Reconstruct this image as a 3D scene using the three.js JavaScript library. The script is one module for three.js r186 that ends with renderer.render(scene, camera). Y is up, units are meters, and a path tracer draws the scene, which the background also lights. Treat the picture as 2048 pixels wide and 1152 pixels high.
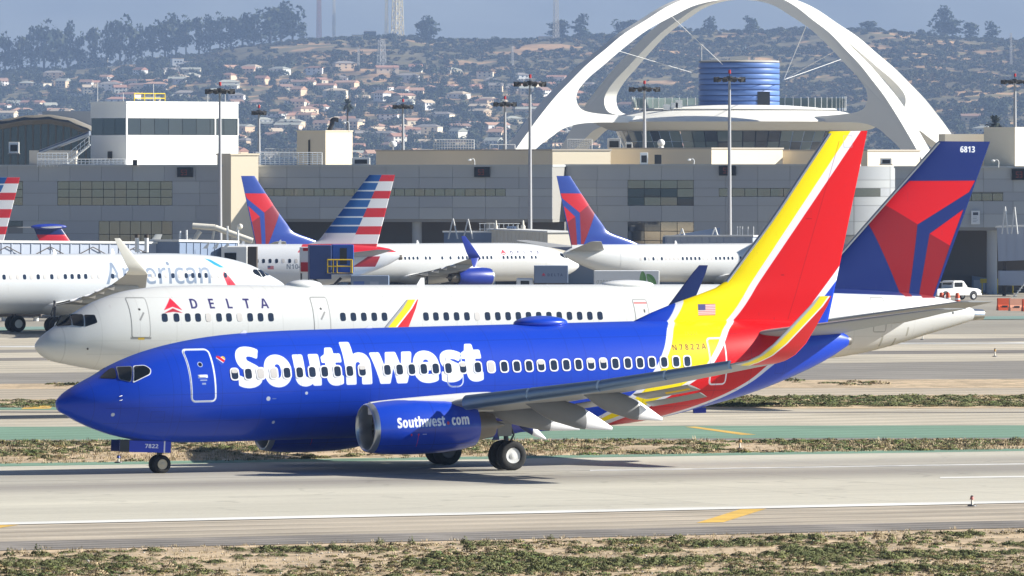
import * as THREE from 'three';
import { Sky } from 'three/addons/objects/Sky.js';
import { mergeGeometries } from 'three/addons/utils/BufferGeometryUtils.js';
import { RoundedBoxGeometry } from 'three/addons/geometries/RoundedBoxGeometry.js';

// ---------------------------------------------------------------- camera, sky, sun, exposure
const scene = new THREE.Scene();
const F = 15000, EYE = 11.2, HOR = 331;                  // focal length in photo pixels, eye height, horizon row
const camera = new THREE.PerspectiveCamera(2 * Math.atan(576 / F) * 180 / Math.PI, 16 / 9, 5, 60000);
camera.position.set(0, EYE, 0);
camera.lookAt(0, EYE, -100);
camera.setViewOffset(2048, 1152, 0, 576 - HOR, 2048, 1152);   // level camera, lens shifted down
const renderer = new THREE.WebGLRenderer({ antialias: true });
renderer.toneMapping = THREE.LinearToneMapping;
renderer.toneMappingExposure = 1.88;
renderer.shadowMap.enabled = true;
const SUN_AZ = -3, SUN_EL = 28.5;                          // degrees: azimuth toward the camera from screen right, elevation
const D2R = Math.PI / 180;
const sunDir = new THREE.Vector3(Math.cos(SUN_AZ * D2R) * Math.cos(SUN_EL * D2R), Math.sin(SUN_EL * D2R), Math.sin(SUN_AZ * D2R) * Math.cos(SUN_EL * D2R));
const sky = new Sky();
sky.name = 'sky';
sky.scale.setScalar(50000);
sky.material.uniforms.sunPosition.value.copy(sunDir);
sky.material.uniforms.turbidity.value = 2;
sky.material.uniforms.rayleigh.value = 0.8;
sky.material.uniforms.mieCoefficient.value = 0.004;
sky.userData.kind = 'structure';
scene.add(sky);
scene.environmentIntensity = 0.1;
const sun = new THREE.DirectionalLight(new THREE.Color(1, 0.95, 0.84), 5);
sun.name = 'sun';
sun.position.copy(sunDir).multiplyScalar(900).add(new THREE.Vector3(0, 0, -500));
sun.target.position.set(0, 0, -500);
sun.castShadow = true;
Object.assign(sun.shadow.camera, { left: -500, right: 500, top: 500, bottom: -500, near: 10, far: 2500 });
sun.shadow.mapSize.set(4096, 4096);
scene.add(sun, sun.target);

// ---------------------------------------------------------------- helpers
let seed = 7;
function rnd() { seed = (seed + 0x6d2b79f5) | 0; let t = Math.imul(seed ^ (seed >>> 15), 1 | seed); t = (t + Math.imul(t ^ (t >>> 7), 61 | t)) ^ t; return ((t ^ (t >>> 14)) >>> 0) / 4294967296; }
const rr = (a, b) => a + (b - a) * rnd();
const V = (x, y, z) => new THREE.Vector3(x, y, z);
const lerp = (a, b, t) => a + (b - a) * t;
const clamp = (x, a, b) => Math.min(b, Math.max(a, x));
const sstep = (a, b, x) => { const t = clamp((x - a) / (b - a), 0, 1); return t * t * (3 - 2 * t); };
function hash2(i, j) { let n = Math.imul(i | 0, 374761393) + Math.imul(j | 0, 668265263) | 0; n = Math.imul(n ^ (n >>> 13), 1274126177); return ((n ^ (n >>> 16)) >>> 0) / 4294967296; }
function vn(x, y, per = 0) {
  const i = Math.floor(x), j = Math.floor(y), u = x - i, v = y - j, m = (k) => per ? ((k % per) + per) % per : k;
  const s = u * u * (3 - 2 * u), t = v * v * (3 - 2 * v);
  return lerp(lerp(hash2(m(i), m(j)), hash2(m(i + 1), m(j)), s), lerp(hash2(m(i), m(j + 1)), hash2(m(i + 1), m(j + 1)), s), t);
}
function fbm(x, y, o = 4, per = 0) { let a = 0.5, s = 0, n = 0; for (let k = 0; k < o; k++) { s += a * vn(x, y, per); n += a; a *= 0.5; x *= 2; y *= 2; per *= 2; } return s / n; }
function table(pts) {   // monotone cubic through [x, y] pairs
  const n = pts.length, d = [], m = [];
  for (let i = 0; i < n - 1; i++) d.push((pts[i + 1][1] - pts[i][1]) / (pts[i + 1][0] - pts[i][0]));
  for (let i = 0; i < n; i++) m.push(i === 0 ? d[0] : i === n - 1 ? d[n - 2] : d[i - 1] * d[i] <= 0 ? 0 : 2 / (1 / d[i - 1] + 1 / d[i]));
  return (x) => {
    if (x <= pts[0][0]) return pts[0][1];
    if (x >= pts[n - 1][0]) return pts[n - 1][1];
    let i = 0; while (x > pts[i + 1][0]) i++;
    const h = pts[i + 1][0] - pts[i][0], t = (x - pts[i][0]) / h, t2 = t * t, t3 = t2 * t;
    return (2 * t3 - 3 * t2 + 1) * pts[i][1] + (t3 - 2 * t2 + t) * h * m[i] + (-2 * t3 + 3 * t2) * pts[i + 1][1] + (t3 - t2) * h * m[i + 1];
  };
}
const lin = (pts) => (x) => { if (x <= pts[0][0]) return pts[0][1]; for (let i = 0; i < pts.length - 1; i++) if (x <= pts[i + 1][0]) return lerp(pts[i][1], pts[i + 1][1], (x - pts[i][0]) / (pts[i + 1][0] - pts[i][0])); return pts[pts.length - 1][1]; };
// gentle fall of the airfield away from the runway (metres above the runway, by distance)
const G = lin([[0, 0], [520, 0], [620, -1.2], [773, -2.1], [850, -2.3], [5200, -2.3]]);
const at = (px, py, Z) => V((px - 1024) / F * Z, EYE + (HOR - py) / F * Z, -Z);          // a photo pixel at a known distance
function onGround(px, py) { let Z = F * EYE / (py - HOR); for (let k = 0; k < 40; k++) Z = 0.5 * (Z + F * (EYE - G(Z)) / (py - HOR)); return V((px - 1024) / F * Z, G(Z), -Z); }

const used = new Map();
function numbered(name) { const n = used.get(name) ?? 0; used.set(name, n + 1); return n ? name + '_' + String(n).padStart(3, '0') : name; }
function shadowed(o) { o.traverse((c) => { if (c.isMesh) { c.castShadow = true; c.receiveShadow = true; } }); return o; }
function thing(name, label, category, group, x = 0, y = 0, z = 0, turn = 0) {
  const o = new THREE.Group(); o.name = numbered(name); o.position.set(x, y, z); o.rotation.y = turn;
  o.userData = { label, category }; if (group) o.userData.group = group;
  scene.add(o); return o;
}
function mesh(name, geo, mat, parent) { const m = new THREE.Mesh(geo, mat); m.name = name; m.castShadow = m.receiveShadow = true; parent.add(m); return m; }
function single(name, geo, mat, label, category, group) { const m = mesh(numbered(name), geo, mat, scene); m.userData = { label, category }; if (group) m.userData.group = group; return m; }
function struct(name, geo, mat) { const m = mesh(numbered(name), geo, mat, scene); m.userData.kind = 'structure'; return m; }
function place(g, x, y, z, rx = 0, ry = 0, rz = 0) { g.applyMatrix4(new THREE.Matrix4().compose(V(x, y, z), new THREE.Quaternion().setFromEuler(new THREE.Euler(rx, ry, rz)), V(1, 1, 1))); return g; }
const box = (w, h, d, x = 0, y = 0, z = 0, ry = 0) => place(new THREE.BoxGeometry(w, h, d), x, y, z, 0, ry);
function bar(a, b, r, n = 6) { const d = b.clone().sub(a), g = new THREE.CylinderGeometry(r, r, d.length(), n); g.applyQuaternion(new THREE.Quaternion().setFromUnitVectors(V(0, 1, 0), d.clone().normalize())); const m = a.clone().add(b).multiplyScalar(0.5); g.translate(m.x, m.y, m.z); return g; }
const merge = (list) => mergeGeometries(list.map((g) => { const q = g.index ? g.toNonIndexed() : g; for (const k of Object.keys(q.attributes)) if (!['position', 'normal', 'uv'].includes(k)) q.deleteAttribute(k); return q; }));
const std = (r, g, b, rough = 0.7, metal = 0, o = {}) => new THREE.MeshStandardMaterial({ color: new THREE.Color().setRGB(r, g, b), roughness: rough, metalness: metal, ...o });
const srgb = (r, g, b, rough = 0.7, metal = 0, o = {}) => new THREE.MeshStandardMaterial({ color: new THREE.Color().setRGB(r / 255, g / 255, b / 255, THREE.SRGBColorSpace), roughness: rough, metalness: metal, ...o });
function canvasTex(w, h, draw) {
  const c = document.createElement('canvas'); c.width = w; c.height = h;
  draw(c.getContext('2d'), w, h);
  const t = new THREE.CanvasTexture(c); t.colorSpace = THREE.SRGBColorSpace; t.anisotropy = 8; return t;
}
function dataTex(w, h, fn, srgbSpace = true) {   // fn(u, v) -> [r, g, b] 0..255
  const d = new Uint8Array(w * h * 4);
  for (let j = 0; j < h; j++) for (let i = 0; i < w; i++) { const c = fn(i / w, j / h), k = (j * w + i) * 4; d[k] = clamp(c[0], 0, 255); d[k + 1] = clamp(c[1], 0, 255); d[k + 2] = clamp(c[2], 0, 255); d[k + 3] = 255; }
  const t = new THREE.DataTexture(d, w, h); t.magFilter = THREE.LinearFilter; t.minFilter = THREE.LinearFilter; t.wrapS = t.wrapT = THREE.RepeatWrapping; if (srgbSpace) t.colorSpace = THREE.SRGBColorSpace; t.needsUpdate = true; return t;
}
function geoOf(pos, idx, uv) {
  const g = new THREE.BufferGeometry(); g.setAttribute('position', new THREE.Float32BufferAttribute(pos, 3));
  if (uv) g.setAttribute('uv', new THREE.Float32BufferAttribute(uv, 2));
  if (idx) g.setIndex(idx); g.computeVertexNormals(); return g;
}
// a skin over rings of points (each ring the same length); uvOf(point) gives texture coordinates
function loft(rings, { closed = true, caps = true, uvOf, flip = false } = {}) {
  const n = rings[0].length, pos = [], idx = [], uv = [];
  for (const r of rings) for (const p of r) { pos.push(p.x, p.y, p.z); const t = uvOf ? uvOf(p) : [p.x, p.y]; uv.push(t[0], t[1]); }
  const tri = (a, b, c) => flip ? idx.push(a, c, b) : idx.push(a, b, c);
  for (let i = 0; i < rings.length - 1; i++) for (let j = 0; j < (closed ? n : n - 1); j++) { const k = (j + 1) % n, a = i * n + j, b = i * n + k, c = a + n, d = b + n; tri(a, c, b); tri(b, c, d); }
  if (caps && closed) for (const e of [0, rings.length - 1]) {
    const c = V(0, 0, 0); rings[e].forEach((p) => c.add(p)); c.multiplyScalar(1 / n);
    const base = pos.length / 3; pos.push(c.x, c.y, c.z); uv.push(...(uvOf ? uvOf(c) : [c.x, c.y]));
    for (const p of rings[e]) { pos.push(p.x, p.y, p.z); uv.push(...(uvOf ? uvOf(p) : [p.x, p.y])); }
    for (let j = 0; j < n; j++) { const k = (j + 1) % n; e === 0 ? tri(base, base + 1 + j, base + 1 + k) : tri(base, base + 1 + k, base + 1 + j); }
  }
  return geoOf(pos, idx, uv);
}
// ---------------------------------------------------------------- ground: airfield sheet, runway, taxiways, painted strips, verges
const dirU = V(Math.cos(24.8 * D2R), 0, -Math.sin(24.8 * D2R)), dirV = V(-Math.sin(24.8 * D2R), 0, -Math.cos(24.8 * D2R));
const runUV = (p, s) => [p.dot(dirU) / s, p.dot(dirV) / s];
function sheet(pts, mat, name, lift, tile = 40, nx = 48, nz = 6, kind = true) {   // pts: four photo pixels (far left, far right, near right, near left) on the ground
  const [a, b, c, d] = pts.map(([x, y]) => onGround(x, y)), pos = [], uv = [], idx = [];
  for (let j = 0; j <= nz; j++) for (let i = 0; i <= nx; i++) { const p = a.clone().lerp(b, i / nx).lerp(d.clone().lerp(c, i / nx), j / nz); p.y = G(-p.z) + lift; pos.push(p.x, p.y, p.z); uv.push(...runUV(p, tile)); }
  for (let j = 0; j < nz; j++) for (let i = 0; i < nx; i++) { const k = j * (nx + 1) + i; idx.push(k, k + nx + 1, k + 1, k + 1, k + nx + 1, k + nx + 2); }
  return struct(name, geoOf(pos, idx, uv), mat);
}
const ext = (l, r) => [[-900, l + (l - r) * 900 / 2048], [2950, r + (r - l) * 900 / 2048]];   // a ground edge given by its rows at the picture's left and right side
function strip(name, tl, tr, bl, br, mat, lift, tile) { const t = ext(tl, tr), b = ext(bl, br); return sheet([t[0], t[1], b[1], b[0]], mat, name, lift, tile); }
const concreteTex = (r, g, b, amp, streak) => dataTex(512, 512, (u, v) => { const n = fbm(u * 8, v * 8, 4, 8) - 0.5, s = fbm(u * 4, v * 48, 3, 4) - 0.5, f = hash2(u * 512, v * 512) - 0.5, k = 1 + amp * (n * 0.9 + s * streak + f * 0.35); return [r * k, g * k, b * k]; });
const GM = {
  apron: new THREE.MeshStandardMaterial({ map: concreteTex(152, 146, 134, 0.22, 1.2), roughness: 0.9 }),
  taxi: new THREE.MeshStandardMaterial({ map: concreteTex(184, 175, 158, 0.2, 1.6), roughness: 0.9 }),
  taxiWarm: new THREE.MeshStandardMaterial({ map: concreteTex(174, 162, 144, 0.22, 1.6), roughness: 0.9 }),
  asphalt: new THREE.MeshStandardMaterial({ map: concreteTex(134, 129, 122, 0.2, 1.6), roughness: 0.92 }),
  shoulder: new THREE.MeshStandardMaterial({ map: concreteTex(172, 161, 145, 0.2, 2.2), roughness: 0.92 }),
  edge: new THREE.MeshStandardMaterial({ map: concreteTex(126, 120, 114, 0.4, 1.8), roughness: 0.95 }),
  green: new THREE.MeshStandardMaterial({ map: concreteTex(112, 144, 124, 0.16, 1.4), roughness: 0.9 }),
  teal: new THREE.MeshStandardMaterial({ map: concreteTex(118, 144, 136, 0.14, 1.2), roughness: 0.9 }),
  paintWhite: new THREE.MeshStandardMaterial({ map: concreteTex(226, 225, 220, 0.14, 1.4), roughness: 0.8 }),
  paintFaded: new THREE.MeshStandardMaterial({ map: concreteTex(196, 195, 192, 0.5, 1.4), roughness: 0.85 }),
  paintYellow: new THREE.MeshStandardMaterial({ map: concreteTex(216, 176, 84, 0.2, 1.4), roughness: 0.85 }),
  dirt: new THREE.MeshStandardMaterial({ map: dataTex(512, 512, (u, v) => { const n = fbm(u * 10, v * 10, 5, 10), f = hash2(u * 512, v * 512), p = sstep(0.62, 0.75, fbm(u * 26 + 3, v * 26, 3, 26)), k = 0.72 + 0.4 * n + 0.3 * (f - 0.5); return [lerp(206, 164, p) * k, lerp(182, 148, p) * k, lerp(150, 118, p) * k]; }), roughness: 1 }),
};
// base: everything between the runway and the far city
{
  const pos = [], uv = [], idx = [], zs = [60, 140, 200, 250, 300, 318, 336, 380, 430, 460, 485, 520, 570, 620, 690, 773, 850, 1100, 1600, 2400, 3600, 5200], nx = 24;
  for (const z of zs) for (let i = 0; i <= nx; i++) { const x = (i / nx - 0.5) * 5000, p = V(x, G(z) - 0.03, -z); pos.push(p.x, p.y, p.z); uv.push(...runUV(p, 40)); }
  for (let j = 0; j < zs.length - 1; j++) for (let i = 0; i < nx; i++) { const k = j * (nx + 1) + i; idx.push(k, k + 1, k + nx + 1, k + 1, k + nx + 2, k + nx + 1); }
  struct('ground', geoOf(pos, idx, uv), GM.apron);
}
// near verge, runway and its shoulders
strip('verge', 1094, 1050, 1330, 1330, GM.dirt, 0.0, 9);
strip('runway_edge', 1084, 1041, 1102, 1056, GM.edge, 0.012, 14);
strip('runway_shoulder', 1046, 1002, 1088, 1046, GM.shoulder, 0.004, 30);
{
  // runway slab: tyre rubber lies in long streaks along the middle
  const a = onGround(1024, 917).dot(dirV), b = onGround(1024, 1027).dot(dirV), W = a - b;
  const rub = (y) => (onGround(1024, y).dot(dirV) - b) / W, r1 = rub(945), tex = dataTex(1024, 1024, (u, v) => {
    const n = fbm(u * 6, v * 10, 4, 0), s = fbm(u * 3 + 5, v * 160, 3, 0), f = hash2(u * 1024, v * 1024) - 0.5;
    const band = Math.exp(-(((v - rub(957)) / 0.1) ** 2)) * 0.9 + Math.exp(-(((v - rub(937)) / 0.07) ** 2)) * 0.6;
    const rubber = clamp(band * (0.45 + 0.75 * s) , 0, 1) * 0.78, seam = (Math.abs(v - r1) < 0.004 ? 0.4 : 0) + (Math.abs(v - rub(985)) < 0.0025 ? 0.12 : 0) + (Math.abs(v - rub(1000)) < 0.002 ? 0.08 : 0), joint = ((u * 18) % 1 < 0.007 ? 0.1 : 0) + ((v * 6 + 0.13) % 1 < 0.008 ? 0.1 : 0) + (Math.abs(fbm(u * 9 + 40, v * 7, 4) - 0.5) < 0.004 ? 0.08 : 0);
    const k = (0.9 + 0.12 * n + 0.1 * (s - 0.5) + 0.06 * f) * (1 - joint) * (1 - seam * 0.5);
    return [lerp(202, 118, rubber) * k, lerp(197, 112, rubber) * k, lerp(182, 108, rubber) * k];
  });
  const mat = new THREE.MeshStandardMaterial({ map: tex, roughness: 0.85 });
  const g = strip('runway', 932 + 2.2, 900 + 1.0, 1049, 1005, mat, 0.02).geometry, p = g.attributes.position, uv = g.attributes.uv;
  for (let i = 0; i < p.count; i++) { const q = V(p.getX(i), 0, p.getZ(i)); uv.setXY(i, q.dot(dirU) / 110, (q.dot(dirV) - b) / W); }
}
strip('runway_edge_line', 1046, 1002, 1051, 1007, GM.paintWhite, 0.026, 20);
// runway markings: worn centre stripe, touchdown bar, yellow shoulder bars
sheet([[1180, 941.2], [2950, 914], [2950, 916.5], [1180, 943.4]], GM.paintFaded, 'centre_stripe', 0.028, 6, 30, 1);
sheet([[1880, 955.2], [2600, 946], [2600, 950], [1880, 958]], GM.paintWhite, 'touchdown_bar', 0.028, 20, 6, 1);
sheet([[1495, 1014.5], [1548, 1013.2], [1447, 1045], [1393, 1046.5]], GM.paintYellow, 'yellow_bar', 0.014, 10, 2, 4);
sheet([[-40, 1050], [52, 1048], [-60, 1066], [-160, 1068]], GM.paintYellow, 'yellow_bar', 0.014, 10, 2, 4);
// ground beyond the runway, from near to far
strip('green_edge', 928, 898, 934, 903, GM.green, 0.024, 20);
strip('verge', 884, 880, 930, 900, GM.dirt, 0.016, 9);
strip('taxiway_shoulder', 878, 873, 886, 883, GM.asphalt, 0.008, 30);
strip('green_strip', 854, 851, 880, 876, GM.green, 0.012, 30);
sheet([[1370, 854.2], [1392, 854], [1512, 870], [1482, 870.4]], GM.paintYellow, 'yellow_line', 0.018, 10, 2, 6);
strip('taxiway', 816, 815, 856, 853, GM.taxi, 0.004, 40);
strip('seam_line', 823, 824, 826, 826, GM.edge, 0.012, 30);
strip('verge', 799, 789, 819, 817, GM.dirt, 0.010, 9);
sheet([[-900, 807], [420, 808], [420, 820], [-900, 821]], GM.green, 'green_strip', 0.016, 30, 20, 2);
sheet([[55, 812], [108, 811], [100, 818], [42, 819]], GM.paintYellow, 'yellow_line', 0.022, 10, 2, 4);
strip('taxiway', 774, 774, 800, 790, GM.taxiWarm, 0.006, 40);
strip('verge', 768, 758, 778, 776, GM.dirt, 0.010, 9);
strip('asphalt_band', 745, 720, 770, 760, GM.asphalt, 0.004, 40);
strip('taxiway', 676, 668, 747, 722, GM.taxi, 0.008, 50);
strip('asphalt_band', 716, 700, 722, 707, GM.edge, 0.012, 40);
strip('taxi_line', 692, 685, 695, 688, GM.paintFaded, 0.014, 30);
strip('asphalt_band', 700, 676, 706, 683, GM.asphalt, 0.012, 40);
strip('teal_strip', 662, 630, 668, 641, GM.teal, 0.010, 30);
// weeds on the verges
function weed(n, spread, hgt, wBase) {
  const pos = [], idx = [];
  for (let i = 0; i < n; i++) { const a = rr(0, 6.283), r = spread * Math.sqrt(rnd()), x = r * Math.cos(a), z = r * Math.sin(a), lean = rr(0.1, 0.9), la = a + rr(-0.9, 0.9), h = hgt * rr(0.35, 1) * (1 - 0.5 * r / spread), w = wBase * rr(0.6, 1.4), dx = Math.cos(la + 1.57) * w, dz = Math.sin(la + 1.57) * w, k = pos.length / 3, tx = x + Math.cos(la) * h * lean, tz = z + Math.sin(la) * h * lean;
    pos.push(x - dx, 0, z - dz, x + dx, 0, z + dz, (x + tx) / 2 + dx * 0.9, h * 0.62, (z + tz) / 2 + dz * 0.9, (x + tx) / 2 - dx * 0.9, h * 0.62, (z + tz) / 2 - dz * 0.9, tx, h, tz); idx.push(k, k + 1, k + 2, k, k + 2, k + 3, k + 3, k + 2, k + 4); }
  return geoOf(pos, idx);
}
const leafMat = (o = {}) => new THREE.MeshPhysicalMaterial({ color: 0xffffff, roughness: 0.9, side: THREE.DoubleSide, ...o });
function weeds(name, label, n, pick, geo, color, smin, smax, cover, flat = 1) {
  const im = new THREE.InstancedMesh(geo, leafMat(), n), m = new THREE.Matrix4(), q = new THREE.Quaternion(), c = new THREE.Color(); let k = 0, guard = 0;
  while (k < n && guard++ < n * 40) { const p = pick(); if (cover && cover(p) < rnd()) continue; q.setFromAxisAngle(V(0, 1, 0), rr(0, 6.28)); const s = rr(smin, smax) * (0.7 + 0.6 * rnd()); m.compose(p, q, V(s, s * rr(0.7, 1.3) * flat, s)); im.setMatrixAt(k, m); const col = color(p); c.setRGB(col[0], col[1], col[2]); im.setColorAt(k, c); k++; }
  im.count = k; im.name = numbered(name); im.userData = { label, category: 'grass', kind: 'stuff' }; im.castShadow = im.receiveShadow = true; scene.add(im);
}
const pickIn = (tl, tr, bl, br, x0 = -300, x1 = 2350) => () => { const x = rr(x0, x1), t = rnd(), top = lerp(tl, tr, x / 2048), bot = lerp(bl, br, x / 2048), Z0 = 1 / (top - HOR), Z1 = 1 / (bot - HOR), p = onGround(x, HOR + 1 / lerp(Z0, Z1, t)); p.y += 0.02; return p; };
// a low broad-leaved weed: small leaves over a flat mound
function mound(n, r, h, leaf) {
  const pos = [], nor = [];
  for (let i = 0; i < n; i++) { const a = rr(0, 6.283), q = Math.sqrt(rnd()), x = Math.cos(a) * q * r, z = Math.sin(a) * q * r, y = h * (1 - q * q) * rr(0.25, 1.05) + 0.01, e1 = V(rr(-1, 1), rr(-0.3, 0.9), rr(-1, 1)).normalize(), e2 = V(rr(-1, 1), rr(-0.2, 1), rr(-1, 1)).cross(e1).normalize(), k = leaf * rr(0.5, 1.3), nn = V(x / r * 0.8, 0.9, z / r * 0.8).normalize(); for (const [p, t] of [[-1, -0.7], [1, -0.7], [0, 1.2]]) { pos.push(x + (e1.x * p + e2.x * t) * k, Math.max(0, y + (e1.y * p + e2.y * t) * k), z + (e1.z * p + e2.z * t) * k); nor.push(nn.x, nn.y, nn.z); } }
  const g = new THREE.BufferGeometry(); g.setAttribute('position', new THREE.Float32BufferAttribute(pos, 3)); g.setAttribute('normal', new THREE.Float32BufferAttribute(nor, 3)); return g;
}
const weedA = mound(170, 0.3, 0.17, 0.03), weedB = mound(90, 0.26, 0.1, 0.03), weedC = mound(110, 0.2, 0.26, 0.03), tuft = weed(16, 0.13, 0.12, 0.008);
const patchy = (s, t0, t1) => (p) => sstep(t0, t1, fbm(p.x / s + 31, p.z / (s * 1.6) + 7, 4));
const greenCol = () => { const t = rnd(); return [lerp(0.1, 0.21, t), lerp(0.125, 0.22, t), lerp(0.045, 0.09, t)]; }, dryCol = () => { const t = rnd(); return [lerp(0.34, 0.55, t), lerp(0.28, 0.44, t), lerp(0.17, 0.28, t)]; }, midCol = () => rnd() < 0.35 ? dryCol() : [rr(0.13, 0.22), rr(0.15, 0.23), rr(0.05, 0.09)];
const nearPick = pickIn(1108, 1064, 1200, 1170), rightMore = (p) => 0.55 + 0.45 * sstep(-6, 4, p.x);
weeds('weeds', 'low green weeds in patches on the near dirt verge', 3300, nearPick, weedA, greenCol, 0.25, 0.85, (p) => patchy(2.2, 0.48, 0.6)(p) * rightMore(p), 0.7);
weeds('weeds', 'taller leafy weeds standing singly on the near verge', 120, pickIn(1104, 1060, 1200, 1170), weedC, greenCol, 0.4, 0.9, patchy(3.4, 0.4, 0.62));
weeds('weeds', 'flat olive weeds between the green patches', 2600, nearPick, weedB, midCol, 0.25, 0.8, patchy(3.4, 0.4, 0.62));
weeds('dry_grass', 'dry straw tufts scattered over the near verge', 2600, pickIn(1100, 1056, 1200, 1170), tuft, dryCol, 0.4, 1.1, patchy(6, 0.2, 0.6));
weeds('weeds', 'green weeds on the verge behind the runway under the nose', 1500, pickIn(885, 882, 926, 897), weedA, () => rnd() < 0.5 ? midCol() : greenCol(), 0.4, 1.1, (p) => patchy(5, 0.42, 0.62)(p) * (0.25 + 0.75 * sstep(-8, -15, p.x)), 0.6);
weeds('weeds', 'olive weeds scattered on the verge behind the runway', 1900, pickIn(884, 881, 929, 899), weedB, midCol, 0.4, 1.3, patchy(5, 0.42, 0.66), 0.7);
weeds('dry_grass', 'straw coloured grass on the verge behind the runway', 2600, pickIn(884, 881, 930, 900), tuft, dryCol, 0.8, 1.8, patchy(6, 0.25, 0.6));
weeds('weeds', 'grassy verge between the taxiways at the right', 2600, pickIn(801, 793, 816, 814), weedA, () => rnd() < 0.4 ? midCol() : greenCol(), 0.8, 1.7, (p) => (sstep(-20, 10, p.x) * 0.8 + 0.1) * (0.3 + 0.7 * patchy(6, 0.35, 0.5)(p)), 0.4);
weeds('weeds', 'far narrow verge of weeds by the taxiway', 1200, pickIn(769, 760, 776, 774), weedB, () => rnd() < 0.5 ? midCol() : greenCol(), 0.8, 2.0, patchy(9, 0.42, 0.6), 0.55);
// pebbles on the dirt
weeds('pebbles', 'pale pebbles strewn over the near verge', 2200, pickIn(1100, 1056, 1200, 1170), new THREE.IcosahedronGeometry(0.028, 0).scale(1, 0.6, 1), () => { const k = rr(0.35, 0.65); return [k, k * 0.93, k * 0.82]; }, 0.4, 1.4);
// ---------------------------------------------------------------- hills, far range, hillside town
const ridge = table([[-2600, 100], [-1200, 112], [-600, 104], [-520, 110], [-420, 120], [-330, 134], [-250, 143], [-150, 150], [-60, 147], [0, 148], [120, 152], [230, 150], [330, 153], [430, 150], [600, 144], [1200, 150], [2600, 130]]);
const BASE_Z = 5200, CREST_Z = 8000;
function hillY(x, z) {   // z = distance
  const t = clamp((z - BASE_Z) / (CREST_Z - BASE_Z), 0, 1.4), top = ridge(x) + EYE - 12;
  const right = sstep(150, 420, x), s = t < 1 ? lerp(t ** 1.25, t ** 0.85, right * 0.6) : 1 - (t - 1) * 0.9;
  const rough = (fbm(x / 190 + 9, z / 260 + 3, 4) - 0.5) * 34 * sstep(0.25, 0.7, t) * (1 - 0.7 * sstep(0.92, 1.0, t)) + (fbm(x / 60, z / 70, 3) - 0.5) * 9 * t;
  return G(5200) + (top + 2) * s + rough;
}
{
  const nx = 220, nz = 110, pos = [], uv = [], idx = [];
  for (let j = 0; j <= nz; j++) for (let i = 0; i <= nx; i++) { const z = lerp(5190, 8500, j / nz), x = (i / nx - 0.5) * 3600; pos.push(x, hillY(x, z) - (j === 0 ? 0.5 : 0), -z); uv.push(x / 900, z / 900); }
  for (let j = 0; j < nz; j++) for (let i = 0; i < nx; i++) { const k = j * (nx + 1) + i; idx.push(k, k + 1, k + nx + 1, k + 1, k + nx + 2, k + nx + 1); }
  const tex = dataTex(1024, 1024, (u, v) => { const n = fbm(u * 12, v * 12, 5, 12), m = fbm(u * 40 + 7, v * 40, 4, 40), d = sstep(0.52, 0.66, fbm(u * 18 + 3, v * 24 + 11, 4, 0)), k = 0.65 + 0.7 * m; return [lerp(104, 178, d) * k, lerp(94, 142, d) * k, lerp(58, 98, d) * k + 6 * n]; });
  struct('hill', geoOf(pos, idx, uv), new THREE.MeshStandardMaterial({ map: tex, roughness: 1 }));
  const far = [], fi = [], fu = [], fx = 120, fz = 24;
  for (let j = 0; j <= fz; j++) for (let i = 0; i <= fx; i++) { const z = lerp(15500, 18500, j / fz), x = (i / fx - 0.5) * 9000; far.push(x, lerp(60, 560, (j / fz) ** 0.8) + (fbm(x / 600, z / 800, 5) - 0.5) * 170 * (j / fz) - 40, -z); fu.push(x / 2400, z / 2400); }
  for (let j = 0; j < fz; j++) for (let i = 0; i < fx; i++) { const k = j * (fx + 1) + i; fi.push(k, k + 1, k + fx + 1, k + 1, k + fx + 2, k + fx + 1); }
  struct('mountain_range', geoOf(far, fi, fu), std(0.17, 0.17, 0.13, 1));
  struct('plain', new THREE.PlaneGeometry(10000, 7800).rotateX(-Math.PI / 2).translate(0, -6, -12100), std(0.16, 0.16, 0.12, 1));
}
const onHill = (px, z) => { const x = (px - 1024) / F * z; return V(x, hillY(x, z), -z); };
function zAtRow(px, py) { let best = 6000, e = 1e9; for (let z = 5300; z < 8000; z += 8) { const p = onHill(px, z), row = HOR - (p.y - EYE) / z * F; if (Math.abs(row - py) < e) { e = Math.abs(row - py); best = z; } } return best; }
// leafy crowns: many small facets spread through an uneven volume
function crownGeo(n, rx, ry, leaf, lobes = 5) {
  const pos = [], nor = [], L = []; for (let i = 0; i < lobes; i++) L.push([rr(-0.5, 0.5) * rx, rr(-0.35, 0.5) * ry, rr(-0.5, 0.5) * rx, rr(0.4, 0.65)]);
  for (let i = 0; i < n; i++) {
    const [lx, ly, lz, ls] = L[i % lobes], u = rr(-1, 1), a = rr(0, 6.283), s = Math.sqrt(1 - u * u), r = 0.75 + 0.25 * rnd(), d = V(s * Math.cos(a), u, s * Math.sin(a)), c = V(lx + d.x * rx * ls * r, ly + d.y * ry * ls * r, lz + d.z * rx * ls * r);
    const e1 = V(rr(-1, 1), rr(-1, 1), rr(-1, 1)).normalize(), e2 = V(rr(-1, 1), rr(-1, 1), rr(-1, 1)).cross(e1).normalize(), k = leaf * rr(0.6, 1.3);
    for (const [p, q] of [[-1, -0.6], [1, -0.6], [0, 1]]) { pos.push(c.x + (e1.x * p + e2.x * q) * k, c.y + (e1.y * p + e2.y * q) * k, c.z + (e1.z * p + e2.z * q) * k); const nn = d.clone().multiplyScalar(0.8).add(V(rr(-0.3, 0.3), 0.15, rr(-0.3, 0.3))).normalize(); nor.push(nn.x, nn.y, nn.z); }
  }
  const g = new THREE.BufferGeometry(); g.setAttribute('position', new THREE.Float32BufferAttribute(pos, 3)); g.setAttribute('normal', new THREE.Float32BufferAttribute(nor, 3)); return g;
}
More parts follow.
